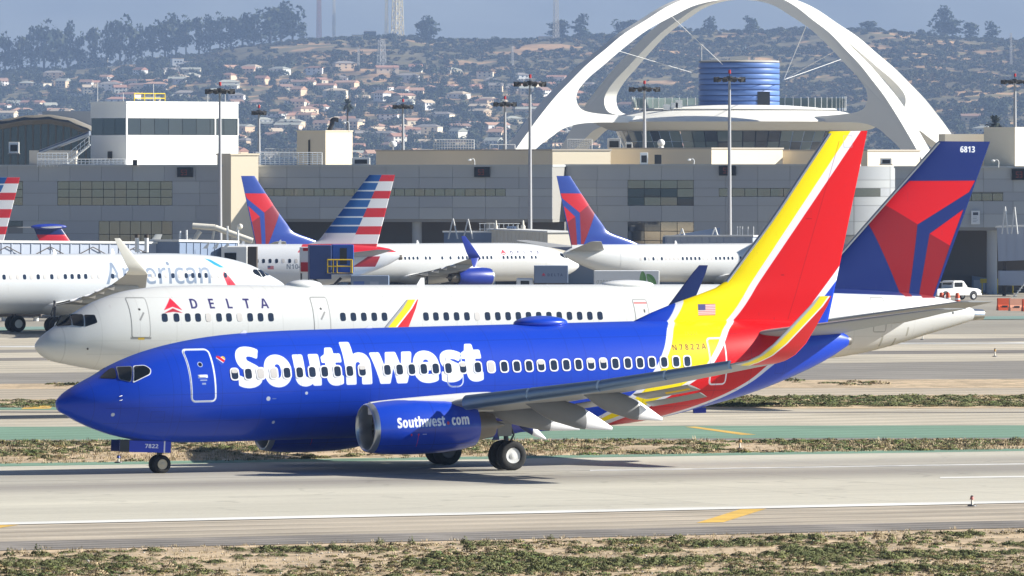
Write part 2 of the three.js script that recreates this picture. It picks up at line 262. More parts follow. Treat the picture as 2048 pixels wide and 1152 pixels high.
const CROWNS = [crownGeo(240, 5, 4.2, 0.75, 6), crownGeo(240, 5.6, 3.4, 0.75, 7), crownGeo(220, 4, 5.2, 0.7, 6)], BUSH = [crownGeo(90, 3.2, 1.9, 0.7, 4), crownGeo(90, 3.8, 1.6, 0.75, 5)];
function scatter(name, label, category, geo, n, fn, col) {
  const im = new THREE.InstancedMesh(geo, leafMat({ roughness: 1 }), n), m = new THREE.Matrix4(), q = new THREE.Quaternion(), c = new THREE.Color(); let k = 0, g = 0;
  while (k < n && g++ < n * 30) { const r = fn(); if (!r) continue; q.setFromAxisAngle(V(0, 1, 0), rr(0, 6.28)); m.compose(r.p, q, V(r.s * rr(0.8, 1.25), r.s * rr(0.75, 1.2), r.s * rr(0.8, 1.25))); im.setMatrixAt(k, m); const t = col(); c.setRGB(t[0], t[1], t[2]); im.setColorAt(k, c); k++; }
  im.count = k; im.name = numbered(name); im.userData = { label, category, kind: 'stuff' }; im.castShadow = im.receiveShadow = true; scene.add(im);
}
// the town reaches further up the slope on the left
const townTop = lin([[-600, 112], [0, 118], [250, 118], [420, 122], [560, 135], [700, 140], [1000, 150], [1150, 160], [1400, 200], [1500, 262], [1800, 268], [2048, 190], [2700, 190]]);
const hillPick = (x0, x1, z0, z1) => { const px = rr(x0, x1), z = lerp(z0, z1, rnd()), p = onHill(px, z); return { p, px, row: HOR - (p.y - EYE) / z * F, z }; };
const houseSpots = [];
for (const [gi, geo] of CROWNS.entries()) scatter('hillside_trees', ['round dark trees filling the hillside between the houses', 'broad trees filling the hillside between the houses', 'upright trees filling the hillside between the houses'][gi], 'trees', geo, 1900, () => { const h = hillPick(-400, 2450, 5400, 7990); if (h.row < townTop(h.px) - 2) return rnd() < 0.16 ? { p: h.p.setY(h.p.y + 2), s: rr(0.5, 0.9) } : null; return { p: h.p.setY(h.p.y + 2.4), s: rr(0.65, 1.45) }; }, () => { const t = rnd(); return [lerp(0.03, 0.09, t), lerp(0.045, 0.1, t), lerp(0.022, 0.045, t)]; });
for (const [gi, geo] of BUSH.entries()) scatter('hillside_scrub', ['olive scrub covering the upper slope', 'low brown scrub covering the upper slope'][gi], 'scrub', geo, 5200, () => { const h = hillPick(-300, 2350, 6000, 8040); if (h.row > townTop(h.px) + 8) return null; const d = fbm(h.p.x / 70 + 3, h.p.z / 55, 4); if (d < rr(0.3, 0.62)) return null; return { p: h.p.setY(h.p.y + 0.7), s: rr(0.6, 1.5) }; }, () => { const t = rnd(); return gi ? [lerp(0.1, 0.19, t), lerp(0.08, 0.14, t), lerp(0.042, 0.065, t)] : [lerp(0.04, 0.1, t), lerp(0.05, 0.1, t), lerp(0.025, 0.045, t)]; });
for (const [gi, geo] of CROWNS.entries()) scatter('crest_wood', ['dense dark wood below the left crest, rounder crowns', 'dense dark wood below the left crest, broad crowns', 'dense dark wood below the left crest, taller crowns'][gi], 'wood', geo, 420, () => { const h = hillPick(-300, 640, 7000, 8010); if (h.row > lin([[-300, 122], [250, 112], [330, 92], [450, 66], [640, 60]])(h.px)) return null; return { p: h.p.setY(h.p.y + 5), s: rr(1.1, 2.1) }; }, () => { const t = rnd(); return [lerp(0.025, 0.06, t), lerp(0.035, 0.07, t), lerp(0.022, 0.04, t)]; });
// tall trees along the crest, each a tree of its own
const barkMat = std(0.1, 0.08, 0.06, 1), treeMats = [std(0.035, 0.05, 0.03, 1, 0, { side: THREE.DoubleSide }), std(0.05, 0.06, 0.035, 1, 0, { side: THREE.DoubleSide }), std(0.028, 0.042, 0.03, 1, 0, { side: THREE.DoubleSide })];
function tree(name, label, group, p, hgt, wid, gi, cat = 'tree') {
  const t = thing(name, label, cat, group, p.x, p.y, p.z, rr(0, 6.28)), H = hgt;
  mesh('trunk', merge([new THREE.CylinderGeometry(wid * 0.03, wid * 0.06, H * 0.62, 6).translate(0, H * 0.31, 0), bar(V(0, H * 0.35, 0), V(wid * 0.22, H * 0.6, 0.3), wid * 0.022, 5), bar(V(0, H * 0.4, 0), V(-wid * 0.2, H * 0.64, -0.4), wid * 0.02, 5)]), barkMat, t);
  const c = mesh('crown', CROWNS[gi % 3], treeMats[gi % 3], t); c.scale.set(wid / 8, H * 0.62 / 8, wid / 8); c.position.y = H * 0.68; const c2 = mesh('crown', CROWNS[(gi + 1) % 3], treeMats[(gi + 1) % 3], t); c2.scale.set(wid / 7.4, H * 0.5 / 8, wid / 7.4); c2.position.set(rr(-1, 1) * wid * 0.15, H * 0.36, 0);
}
const ordinal = ['first', 'second', 'third', 'fourth', 'fifth', 'sixth', 'seventh', 'eighth', 'ninth', 'tenth', 'eleventh', 'twelfth', 'thirteenth', 'fourteenth', 'fifteenth', 'sixteenth', 'seventeenth', 'eighteenth', 'nineteenth', 'twentieth', 'twenty-first', 'twenty-second', 'twenty-third', 'twenty-fourth', 'twenty-fifth', 'twenty-sixth'];
const crest = [[10, 58, 24], [40, 60, 18], [62, 50, 20], [88, 36, 26], [112, 44, 22], [135, 40, 24], [160, 58, 16], [190, 42, 22], [214, 40, 20], [240, 26, 26], [262, 40, 22], [284, 44, 18], [305, 36, 20], [330, 28, 26], [352, 24, 28], [372, 26, 24], [398, 22, 24], [420, 26, 22], [440, 20, 22], [462, 22, 26], [485, 22, 24], [508, 14, 26], [540, 2, 34], [562, 0, 34], [585, 8, 30], [606, 34, 14]];
crest.forEach(([px, top, w], i) => { const z = 7940 + (i % 3) * 25, p = onHill(px, z), y1 = EYE + (HOR - top - 7) / F * z; p.y -= 0.5; tree('crest_tree', `tall dark tree on the left crest, ${ordinal[i]} from the left picture edge`, 'trees along the left crest', p, Math.max(9, y1 - p.y), w * rr(0.7, 1.0), i); });
[[848, 38, 22], [862, 34, 24], [1110, 42, 18], [1126, 36, 18], [1160, 30, 22], [1240, 40, 20], [1262, 36, 20], [1420, 34, 18], [1500, 32, 20], [1740, 40, 26], [1890, 14, 30], [1905, 36, 26], [1940, 42, 22], [1985, 44, 20]].forEach(([px, top, w], i) => { const z = 7960, p = onHill(px, z), y1 = EYE + (HOR - top) / F * z; p.y -= 0.5; tree('crest_tree', px === 1890 ? 'lone tall tree on the crest above the right of the arches' : `low round tree on the middle and right crest, ${ordinal[i]} from the left`, px === 1890 ? null : 'trees along the middle and right crest', p, Math.max(8, y1 - p.y), w * 0.8, i + 1); });
scatter('crest_scrub', 'dark shrubs lining the crest of the middle and right hill', 'scrub', CROWNS[1], 420, () => { const h = hillPick(600, 2350, 7860, 8040); return { p: h.p.setY(h.p.y + 1.2), s: rr(0.5, 1.25) }; }, () => { const t = rnd(); return [lerp(0.03, 0.07, t), lerp(0.04, 0.075, t), lerp(0.022, 0.04, t)]; });
// houses
const roofMats = [srgb(178, 132, 110, 0.9), srgb(158, 126, 108, 0.9), srgb(212, 192, 164, 0.9), srgb(150, 142, 134, 0.9), srgb(200, 158, 130, 0.9), srgb(178, 178, 164, 0.9)], wallMats = [srgb(246, 232, 204, 0.9), srgb(248, 243, 230, 0.9), srgb(234, 206, 172, 0.9), srgb(242, 220, 190, 0.9), srgb(252, 250, 246, 0.9)], winMat = std(0.05, 0.06, 0.07, 0.3);
const roofWord = ['terracotta', 'brown', 'tan', 'grey', 'orange tiled', 'pale green'], wallWord = ['cream', 'off-white', 'tan', 'sand', 'white'];
function gable(w, d, h, hip) { const e = 0.5, x = w / 2 + e, z = d / 2 + e, r = hip ? Math.max(0, w / 2 - d / 2) : w / 2 + e; return geoOf([-x, 0, -z, x, 0, -z, x, 0, z, -x, 0, z, -r, h, 0, r, h, 0, -x, -0.25, -z, x, -0.25, -z, x, -0.25, z, -x, -0.25, z], [0, 4, 1, 1, 4, 5, 3, 2, 4, 2, 5, 4, 1, 5, 2, 0, 3, 4, 6, 7, 1, 6, 1, 0, 7, 8, 2, 7, 2, 1, 8, 9, 3, 8, 3, 2, 9, 6, 0, 9, 0, 3]).toNonIndexed(); }
const houseKinds = []; for (let k = 0; k < 10; k++) { const w = rr(12, 23), d = rr(9, 12), h = k % 3 === 0 ? rr(5, 6.4) : rr(3.2, 4.2), rh = rr(1.6, 2.8), flat = k === 9; const hw = []; for (let i = 0; i < 3; i++) for (let f = 0; f < (h > 4.5 ? 2 : 1); f++) hw.push(box(1.6, 1.3, 0.12, -w / 2 + w * (i + 0.7) / 3.4, 1.7 + f * 2.8, d / 2 + 0.04)); houseKinds.push({ wall: box(w, h + 2, d, 0, h / 2 - 1, 0), roof: flat ? box(w + 0.6, 0.5, d + 0.6, 0, 0.2, 0) : gable(w, d, rh, k % 2), h, win: merge(hw), d: w }); }
for (const hk of houseKinds) hk.roof.computeVertexNormals();
let hn = 0;
for (let tries = 0; tries < 9000 && hn < 300; tries++) {
  const h = hillPick(-120, 2170, 5500, 7700); if (h.row < townTop(h.px) || h.row > 330) continue;
  if (h.px > 1180 && rnd() < 0.88) continue; if (h.row > 285 && rnd() < 0.5) continue; if (houseSpots.some((q) => Math.abs(q[0] - h.p.x) < 13 && Math.abs(q[1] - h.p.z) < 26)) continue;
  houseSpots.push([h.p.x, h.p.z]); const k = rnd() * 10 | 0, ri = rnd() * 6 | 0, wi = rnd() * 5 | 0, hk = houseKinds[k];
  const t = thing('hillside_house', `${wallWord[wi]} ${hk.h > 4.5 ? 'two-storey' : 'single-storey'} house with ${roofWord[ri]} ${k === 9 ? 'flat' : k % 2 ? 'hipped' : 'gabled'} roof, ${h.row < 190 ? 'high' : h.row < 250 ? 'half way up' : 'low'} on the ${h.px < 500 ? 'left' : h.px < 900 ? 'left middle' : h.px < 1400 ? 'middle' : 'right'} hillside`, 'house', 'houses on the hillside', h.p.x, h.p.y + 0.6, h.p.z, rr(-0.9, 0.9));
  mesh('wall', hk.wall, wallMats[wi], t); const r = mesh('roof', hk.roof, roofMats[ri], t); r.position.y = hk.h; mesh('windows', hk.win, winMat, t).userData.kind = 'stuff'; hn++;
}
// fan palms and masts
function palm(px, row, z, hgt, label) {
  const p = at(px, row, z), t = thing('palm_tree', label, 'palm tree', null, p.x, p.y - hgt, p.z), fr = [];
  mesh('trunk', new THREE.CylinderGeometry(0.22, 0.36, hgt, 8).translate(0, hgt / 2, 0), barkMat, t);
  for (let i = 0; i < 46; i++) { const a = i * 2.4, el = lerp(-0.9, 1.3, (i % 23) / 22), pts = []; for (let k = 0; k <= 4; k++) { const r = k / 4 * 2.4; pts.push(V(Math.cos(a) * r * Math.cos(el), r * Math.sin(el) - 0.12 * r * r, Math.sin(a) * r * Math.cos(el))); } const pos = [], idx = []; pts.forEach((q, k) => { const w = k === 0 ? 0.06 : k === 4 ? 0.1 : 0.34; pos.push(q.x - Math.sin(a) * w, q.y + hgt, q.z + Math.cos(a) * w, q.x + Math.sin(a) * w, q.y + hgt, q.z - Math.cos(a) * w); }); for (let k = 0; k < 4; k++) idx.push(k * 2, k * 2 + 1, k * 2 + 2, k * 2 + 1, k * 2 + 3, k * 2 + 2); fr.push(geoOf(pos, idx)); }
  mesh('fronds', merge(fr), treeMats[1], t);
}
palm(695, 208, 2300, 18, 'tall fan palm above the small white rooftop box');
palm(1990, 246, 1500, 14, 'fan palm beside the light pole at the right edge');
palm(1292, 252, 2600, 16, 'palm seen under the left arch');
function lattice(name, label, px, rowTop, z, w, mat, hgtMin = 0) {
  const b = onHill(px, z), h = Math.max(hgtMin, EYE + (HOR - rowTop) / F * z - b.y), g = [], n = Math.max(4, Math.round(h / (w * 1.1)));
  const c = (i, t) => { const k = w / 2 * (1 - 0.35 * t); return V([-k, k, k, -k][i], h * t, [-k, -k, k, k][i]); };
  for (let i = 0; i < 4; i++) g.push(bar(c(i, 0), c(i, 1), w * 0.055, 4));
  for (let k = 0; k < n; k++) for (let i = 0; i < 4; i++) { const j = (i + 1) % 4; g.push(bar(c(i, k / n), c(j, (k + 1) / n), w * 0.035, 4), bar(c(j, k / n), c(i, (k + 1) / n), w * 0.035, 4), bar(c(i, (k + 1) / n), c(j, (k + 1) / n), w * 0.035, 4)); }
  const t = thing(name, label, 'mast', null, b.x, b.y, b.z, 0.5); mesh('lattice', merge(g), mat, t); mesh('footing', box(w * 1.3, 2.4, w * 1.3, 0, 0, 0), std(0.4, 0.38, 0.34, 0.9), t);
}
const cream = srgb(236, 224, 190, 0.8), paleSteel = srgb(190, 186, 180, 0.7), redSteel = srgb(170, 120, 118, 0.8);
lattice('lattice_tower', 'broad cream lattice tower on the crest left of the arches', 795, -40, 7950, 10, cream);
lattice('lattice_mast', 'thin red and white radio mast on the crest', 638, -60, 7950, 4, redSteel);
lattice('lattice_mast', 'slim grey radio mast beside the red one', 668, -50, 7950, 2.6, paleSteel);
lattice('lattice_mast', 'short cream mast beside the broad lattice tower', 773, -30, 7945, 3, cream);
lattice('lattice_mast', 'antenna mast on the crest left of the great arch', 1112, -20, 7940, 5, paleSteel);
lattice('power_pylon', 'grey power pylon standing on the slope above the houses', 763, 80, 7300, 7, paleSteel);
lattice('power_pylon', 'slim pole pylon on the slope left of the grey pylon', 717, 96, 7250, 2, paleSteel);
lattice('power_pylon', 'slim pole on the slope right of the middle', 1025, 92, 7350, 2, paleSteel);
lattice('power_pylon', 'thin pole on the slope far right', 2022, 66, 7300, 2, paleSteel);
// low water tank and sheds on the crest
for (const [px, row, w, h, label] of [[715, 33, 12, 5, 'small white shed on the crest between the masts'], [740, 28, 13, 7, 'dark shed beside the white one on the crest'], [1092, 41, 16, 4, 'cream tank on the crest by the antenna mast']]) { const p = onHill(px, 7945); const t = thing('crest_shed', label, 'shed', null, p.x, p.y, p.z); mesh('wall', box(w, h + 4, 8, 0, h / 2 - 1, 0), label.includes('dark') ? std(0.12, 0.12, 0.13, 0.9) : cream, t); mesh('roof', box(w + 0.8, 0.5, 8.8, 0, h + 1.3, 0), wallMats[4], t); }
// big flat building in the town
{ const z = zAtRow(185, 122), p = onHill(185, z), t = thing('apartment_block', 'large cream flat-roofed building high in the hillside town', 'building', null, p.x, p.y, p.z, -0.2); mesh('wall', box(30, 11, 16, 0, 4.5, 0), wallMats[0], t); mesh('roof', box(31, 0.7, 17, 0, 10.3, 0), wallMats[4], t); for (let i = 0; i < 6; i++) mesh('window', box(2.4, 2, 0.2, -11 + i * 4.4, 6, 8.05), winMat, t); }
{ const z = zAtRow(362, 135), p = onHill(362, z), t = thing('apartment_block', 'white stepped building high in the hillside town', 'building', null, p.x, p.y, p.z, 0.25); mesh('wall', merge([box(12, 10, 10, -4, 4, 0), box(10, 7, 10, 6, 2.5, 0), box(9, 5, 9, 15, 1.6, 0)]), wallMats[4], t); mesh('roof', merge([box(12.6, 0.5, 10.6, -4, 9.2, 0), box(10, 0.5, 10.6, 6.4, 6.2, 0)]), wallMats[2], t); for (let i = 0; i < 3; i++) mesh('window', box(1.8, 1.6, 0.2, -7 + i * 3, 6, 5.05), winMat, t); }
scene.fog = new THREE.FogExp2(new THREE.Color(0.44, 0.61, 0.95), 0.00007);
// ---------------------------------------------------------------- terminal buildings
const TM = {
  conc: [srgb(184, 187, 189, 0.9), srgb(180, 183, 186, 0.9), srgb(187, 190, 191, 0.9), srgb(177, 180, 184, 0.9)], core: srgb(150, 148, 144, 0.95), cream: srgb(240, 226, 200, 0.9), taupe: srgb(196, 186, 172, 0.9), white: srgb(244, 243, 238, 0.85), dark: std(0.03, 0.032, 0.036, 0.6), frame: srgb(52, 50, 48, 0.6),
  gold: [0, 1, 2].map((i) => new THREE.MeshStandardMaterial({ color: new THREE.Color().setRGB(0.3 - i * 0.02, 0.265 - i * 0.02, 0.215 - i * 0.015), roughness: 0.12, metalness: 0.95 })), smoke: [0, 1, 2].map((i) => new THREE.MeshPhysicalMaterial({ color: new THREE.Color().setRGB(0.018 + i * 0.012, 0.022 + i * 0.012, 0.032 + i * 0.01), roughness: 0.06, clearcoat: 1 })), teal: [0, 1, 2].map((i) => new THREE.MeshPhysicalMaterial({ color: new THREE.Color().setRGB(0.09 + i * 0.03, 0.12 + i * 0.035, 0.12 + i * 0.03), roughness: 0.1, clearcoat: 1 })),
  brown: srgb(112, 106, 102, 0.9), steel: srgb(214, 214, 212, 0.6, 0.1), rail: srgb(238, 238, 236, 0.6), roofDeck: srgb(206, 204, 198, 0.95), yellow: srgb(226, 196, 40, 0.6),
};
const boxCache = new Map();
function cbox(w, h, d) { const k = [w, h, d].map((v) => v.toFixed(2)).join(); if (!boxCache.has(k)) boxCache.set(k, new THREE.BoxGeometry(w, h, d)); return boxCache.get(k); }
const gateSign = canvasTex(128, 64, (c) => { c.fillStyle = '#0c0c0e'; c.fillRect(0, 0, 128, 64); c.fillStyle = '#7e3324'; for (const [x, y, w, h] of [[30, 12, 22, 7], [30, 12, 7, 20], [30, 28, 22, 7], [45, 30, 7, 20], [30, 46, 22, 7], [60, 12, 22, 7], [60, 28, 22, 7], [60, 46, 22, 7], [75, 12, 7, 40]]) c.fillRect(x, y, w, h); });
const gateMat = new THREE.MeshStandardMaterial({ map: gateSign, roughness: 0.5 });
// one straight facade: rows of concrete panels around window bands. px rectangles are read at distance Z
function facade(root, px0, px1, Z, alpha, rows, depth, wins, opts = {}) {
  const s = F / Z, al = alpha * D2R, ca = Math.cos(al), g = new THREE.Group();
  const P = at(px0, HOR, Z), lx = (px) => (px - px0) / s / ca, ly = (py) => EYE + (HOR - py) / s, w = lx(px1), yT = ly(rows[0]), yB = ly(rows[rows.length - 1]);
  const M4 = new THREE.Matrix4().compose(V(P.x, 0, P.z), new THREE.Quaternion().setFromAxisAngle(V(0, 1, 0), -al), V(1, 1, 1));
  const put = (o) => { o.applyMatrix4(M4); return o; };
  put(mesh('wall', box(w, yT - yB, depth, w / 2, (yT + yB) / 2, -depth / 2 - 0.12), TM.core, root));
  put(mesh('coping', box(w + 0.2, 0.22, depth + 0.5, w / 2, yT + 0.09, -depth / 2 + 0.1), TM.conc[2], root));
  const gap = 0.035;
  for (let r = 0; r < rows.length - 1; r++) {
    const y1 = ly(rows[r]), y0 = ly(rows[r + 1]); let segs = [[px0, px1]];
    for (const q of wins) if (q[1] < rows[r + 1] - 1 && q[3] > rows[r] + 1) segs = segs.flatMap(([a, b]) => q[2] <= a || q[0] >= b ? [[a, b]] : [[a, q[0]], [q[2], b]].filter(([c, d]) => d - c > 2));
    for (const [a, b] of segs) { const n = Math.max(1, Math.round((b - a) / (opts.panel ?? 60))); for (let i = 0; i < n; i++) { const x0 = lx(lerp(a, b, i / n)), x1 = lx(lerp(a, b, (i + 1) / n)), m = mesh('panel', cbox(x1 - x0 - gap, y1 - y0 - gap, 0.14), TM.conc[(hash2(i * 7 + r, px0 + a) * 4) | 0], root); m.position.set((x0 + x1) / 2, (y0 + y1) / 2, -0.07 + (hash2(i, r + a) - 0.5) * 0.015); put(m); } }
  }
  for (const [a, t, b, bt, nx, ny, kind] of wins) {
    const x0 = lx(a), x1 = lx(b), y1 = ly(t), y0 = ly(bt), mats = kind === 'dark' ? TM.smoke : kind === 'mixed' ? [TM.gold[1], TM.smoke[0], TM.smoke[1]] : TM.gold;
    const f = mesh('window', box(x1 - x0, y1 - y0, 0.06, (x0 + x1) / 2, (y0 + y1) / 2, -0.09), TM.frame, root); put(f);
    for (let i = 0; i < nx; i++) for (let j = 0; j < ny; j++) { const pw = (x1 - x0) / nx, ph = (y1 - y0) / ny, m = mesh('pane', cbox(pw - 0.07, ph - 0.07, 0.03), kind === 'mixed' ? (fbm(i * 0.55 + a, j * 0.9 + t * 0.37, 2) > 0.5 ? TM.smoke[0] : TM.gold[1]) : mats[kind === 'dark' ? (hash2(i + a, j + t) * 3) | 0 : 0], f); m.position.set(x0 + pw * (i + 0.5), y0 + ph * (j + 0.5), -0.045); m.rotation.set((hash2(i * 3, j + a) - 0.5) * 0.006, (hash2(i * 5, j + b) - 0.5) * 0.006, 0); }
  }
  for (const [a, t, b, bt] of opts.signs ?? []) { const m = mesh('gate_sign', box(lx(b) - lx(a), (bt - t) / s, 0.3, (lx(a) + lx(b)) / 2, (ly(t) + ly(bt)) / 2, 0.2), TM.dark, root); put(m); const d = mesh('sign_face', new THREE.PlaneGeometry(lx(b) - lx(a) - 0.1, (bt - t) / s - 0.1), gateMat, m); d.position.set((lx(a) + lx(b)) / 2, (ly(t) + ly(bt)) / 2, 0.355); }
  if (opts.under) {   // open ground storey with columns
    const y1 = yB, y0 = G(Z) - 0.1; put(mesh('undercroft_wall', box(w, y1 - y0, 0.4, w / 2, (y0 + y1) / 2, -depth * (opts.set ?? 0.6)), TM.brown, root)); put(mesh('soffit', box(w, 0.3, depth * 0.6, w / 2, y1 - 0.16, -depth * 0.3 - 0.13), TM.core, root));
    for (let x = 1.5; x < w; x += 8.5) put(mesh('column', new THREE.CylinderGeometry(0.55, 0.55, y1 - y0, 18).translate(x, (y0 + y1) / 2, -1.6), TM.conc[1], root));
  }
  return { put, lx, ly, w, yT };
}
const groundRow = (Z) => HOR + F * (EYE - G(Z)) / Z;
const tA = thing('terminal_building', 'grey panelled terminal wing at the left with gold mirrored window bands', 'terminal', null);
facade(tA, -420, 462, 857, 12, [333, 362, 386, 410, 441, 466, 491, 520, groundRow(846)], 26, [[-40, 363, 52, 410, 4, 3], [122, 362, 352, 410, 10, 3], [205, 441, 352, 520, 7, 3], [22, 441, 52, 452, 1, 1, 'dark']], { signs: [[363, 335, 394, 354]], panel: 62 });
const tB = thing('terminal_building', 'grey panelled terminal wing in the middle with one long ribbon window', 'terminal', null);
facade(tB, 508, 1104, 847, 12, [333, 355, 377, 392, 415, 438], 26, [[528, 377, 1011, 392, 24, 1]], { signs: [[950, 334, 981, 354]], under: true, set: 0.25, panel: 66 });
const tC = thing('terminal_building', 'grey panelled terminal wing right of centre with dark mirrored windows and round corner', 'terminal', null);
facade(tC, 1132, 1640, 847, 12, [332, 360, 376, 393, 411, 443, 500, groundRow(856)], 26, [[1255, 360, 1386, 411, 4, 3, 'mixed'], [1255, 443, 1386, 500, 4, 3, 'mixed'], [1436, 376, 1640, 393, 8, 1]], { signs: [[1437, 331, 1470, 351]], panel: 64 });
{ // round corner of the right wing: a stack of curved panel courses
  const Z = 842, s = F / Z, c = at(1660, HOR, Z + 6.5), R = 9.6; const rows = [332, 360, 376, 393, 411, 443, 470]; for (let i = 0; i < rows.length - 1; i++) { const y1 = EYE + (HOR - rows[i]) / s, y0 = EYE + (HOR - rows[i + 1]) / s; for (let k = 0; k < 5; k++) { const g = new THREE.CylinderGeometry(R, R, y1 - y0 - 0.035, 8, 1, true, -0.25 + k * 0.5 + 0.003, 0.494); const m = mesh('curved_panel', g, TM.conc[(k + i) % 4], tC); m.position.set(c.x, (y0 + y1) / 2, c.z - 2); } }
  mesh('corner_core', new THREE.CylinderGeometry(R - 0.03, R - 0.03, 16, 40).translate(c.x, EYE + (HOR - 332) / s - 8.03, c.z - 2), TM.core, tC);
  mesh('window', new THREE.CylinderGeometry(R + 0.015, R + 0.015, 0.95, 12, 1, true, 0.1, 0.5).translate(c.x, EYE + (HOR - 385) / s, c.z - 2), TM.gold[1], tC);
}
const tD = thing('terminal_building', 'grey terminal wing at the right edge above a dark open ground storey', 'terminal', null);
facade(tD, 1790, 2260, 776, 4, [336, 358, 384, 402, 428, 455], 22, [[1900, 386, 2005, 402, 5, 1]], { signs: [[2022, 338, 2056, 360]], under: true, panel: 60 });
{ const Z = 776, s = F / Z; const m = mesh('notice_board', box(17 / s, 27 / s, 0.08, 0, 0, 0), TM.white, tD); m.position.copy(at(1951, 435, Z - 0.9)); const tx = canvasTex(64, 96, (c) => { c.fillStyle = '#e6e8ea'; c.fillRect(0, 0, 64, 96); c.fillStyle = '#50555e'; c.fillRect(10, 8, 44, 22); c.fillStyle = '#9aa0a8'; for (let i = 0; i < 4; i++) c.fillRect(8, 42 + i * 12, 30 + 14 * hash2(i, 3), 4); }); const f = mesh('notice', new THREE.PlaneGeometry(15 / s, 25 / s), new THREE.MeshStandardMaterial({ map: tx, roughness: 0.7 }), m); f.position.z = 0.045; }
// rooftop storeys: each shows a shaded face to the left and a sunlit face to the right
function rotBox(root, name, pxc, Z, alpha, wr, wl, rowT, rowB, mat) {   // corner nearest the viewer at pxc; face widths in pixels
  const s = F / Z, a = alpha * D2R, W = wr / s / Math.cos(a), D = wl / s / Math.sin(a), y1 = EYE + (HOR - rowT) / s, y0 = EYE + (HOR - rowB) / s, P = at(pxc, HOR, Z);
  const g = box(W, y1 - y0, D, W / 2, (y0 + y1) / 2, -D / 2); place(g, P.x, 0, P.z, 0, a); return { m: mesh(name, g, mat, root), W, D, y0, y1, P, a, put: (gg) => place(gg, P.x, 0, P.z, 0, a) };
}
const roofB = [[1105, 885, 24, 117, 368, 301, 336, TM.cream, tB], [1423, 882, 40, 147, 201, 298, 336, TM.cream, tC], [1735, 880, 40, 110, 165, 302, 336, TM.cream, tC]];
for (const [c, Z, al, wr, wl, t, b, m, root] of roofB) { const q = rotBox(root, 'roof_storey', c, Z, al, wr, wl, t, b, m); mesh('roof_cap', q.put(box(q.W + 0.2, 0.18, q.D + 0.2, q.W / 2, q.y1 + 0.08, -q.D / 2)), TM.taupe, root); }
{ const q = rotBox(tB, 'stair_house', 651, 900, 42, 53, 59, 263, 336, TM.cream); mesh('roof_cap', q.put(box(q.W + 0.15, 0.15, q.D + 0.15, q.W / 2, q.y1 + 0.07, -q.D / 2)), TM.cream, tB); mesh('service_pipe', q.put(bar(V(-0.12, q.y0, -q.D * 0.55), V(-0.12, q.y1 - 1, -q.D * 0.55), 0.1)), TM.frame, tB); }
{ const q = rotBox(tD, 'roof_storey', 2030, 792, 40, 200, 58, 254, 340, TM.cream); const r = rotBox(tD, 'roof_storey', 1890, 798, 12, 90, 10, 268, 340, TM.cream); }
// pier between the left and middle wings
{ const q = rotBox(tA, 'stair_pier', 462, 844, 26, 54, 30, 310, groundRow(844), TM.cream); mesh('coping', q.put(box(q.W + 0.2, 0.2, q.D + 0.2, q.W / 2, q.y1 + 0.08, -q.D / 2)), TM.cream, tA); }
// ramp control tower on the left wing
{
  const t = thing('control_tower', 'boxy white ramp tower with a dark window band on the left roof', 'tower', null), Z = 872, s = F / Z;
  const q = rotBox(t, 'lower_wall', 253, Z, 40, 217, 77, 270, 337, TM.white), u = rotBox(t, 'upper_wall', 253, Z, 40, 217, 77, 205, 236, TM.white);
  mesh('parapet', q.put(box(q.W + 0.16, 0.2, q.D + 0.16, q.W / 2, u.y1 + 0.05, -q.D / 2)), TM.white, t);
  const y0 = q.y1, y1 = u.y0, g = q.put(box(q.W - 0.3, y1 - y0, q.D - 0.3, q.W / 2, (y0 + y1) / 2, -q.D / 2)); mesh('window_core', g, TM.dark, t);
  for (let i = 0; i < 8; i++) { const w = (q.W - 0.1) / 8, m = mesh('pane', q.put(box(w - 0.06, y1 - y0, 0.05, 0.05 + w * (i + 0.5), (y0 + y1) / 2, -0.1)), TM.smoke[i === 7 || i === 6 ? 2 : i % 2], t); }
  for (let i = 0; i < 3; i++) { const d = (q.D - 0.1) / 3; mesh('pane', q.put(box(0.05, y1 - y0, d - 0.06, 0.1, (y0 + y1) / 2, -0.05 - d * (i + 0.5))), TM.smoke[i % 3], t); }
  for (const x of [0.02, q.W * 0.79, q.W - 0.06]) mesh('mullion', q.put(box(0.18, y1 - y0, 0.18, x + 0.05, (y0 + y1) / 2, -0.08)), TM.white, t);
  mesh('wall_vent', q.put(box(0.1, 1.0, 0.8, -0.05, q.y1 - 2.4, -q.D * 0.45)), TM.frame, t);
  const hv = (x, h) => mesh('antenna', q.put(bar(V(x, u.y1, -1.4), V(x, u.y1 + h, -1.4), 0.04, 5)), TM.steel, t); hv(0.6, 1.1); hv(5, 2.2); hv(13, 1.6); hv(15.6, 1.2); mesh('antenna', q.put(bar(V(0.3, u.y1, -6), V(0.3, u.y1 + 2.4, -6), 0.04, 5)), TM.steel, t);
  const rl = [], P = (x, y) => V(x, u.y1 + y, -3); for (const x of [3.4, 4.9, 6.4, 7.9]) rl.push(bar(P(x, 0), P(x, 1.1), 0.06, 5)); for (const y of [0.55, 1.1]) rl.push(bar(P(3.4, y), P(7.9, y), 0.06, 5)); mesh('roof_hatch_rail', q.put(merge(rl)), TM.yellow, t);
}
function railing(label, pts, h, n, rails, mat = TM.rail) {   // posts and rails along a polyline of world points
  const t = thing('railing', label, 'railing', null); const P = [], R = [];
  for (let k = 0; k < pts.length - 1; k++) { for (let i = 0; i <= n; i++) { const p = pts[k].clone().lerp(pts[k + 1], i / n); P.push(bar(p, p.clone().setY(p.y + h), 0.045, 5)); } for (let r = 1; r <= rails; r++) R.push(bar(pts[k].clone().setY(pts[k].y + h * r / rails), pts[k + 1].clone().setY(pts[k + 1].y + h * r / rails), 0.045, 5)); }
  mesh('posts_and_rails', merge([...P, ...R]), mat, t); return t;
}
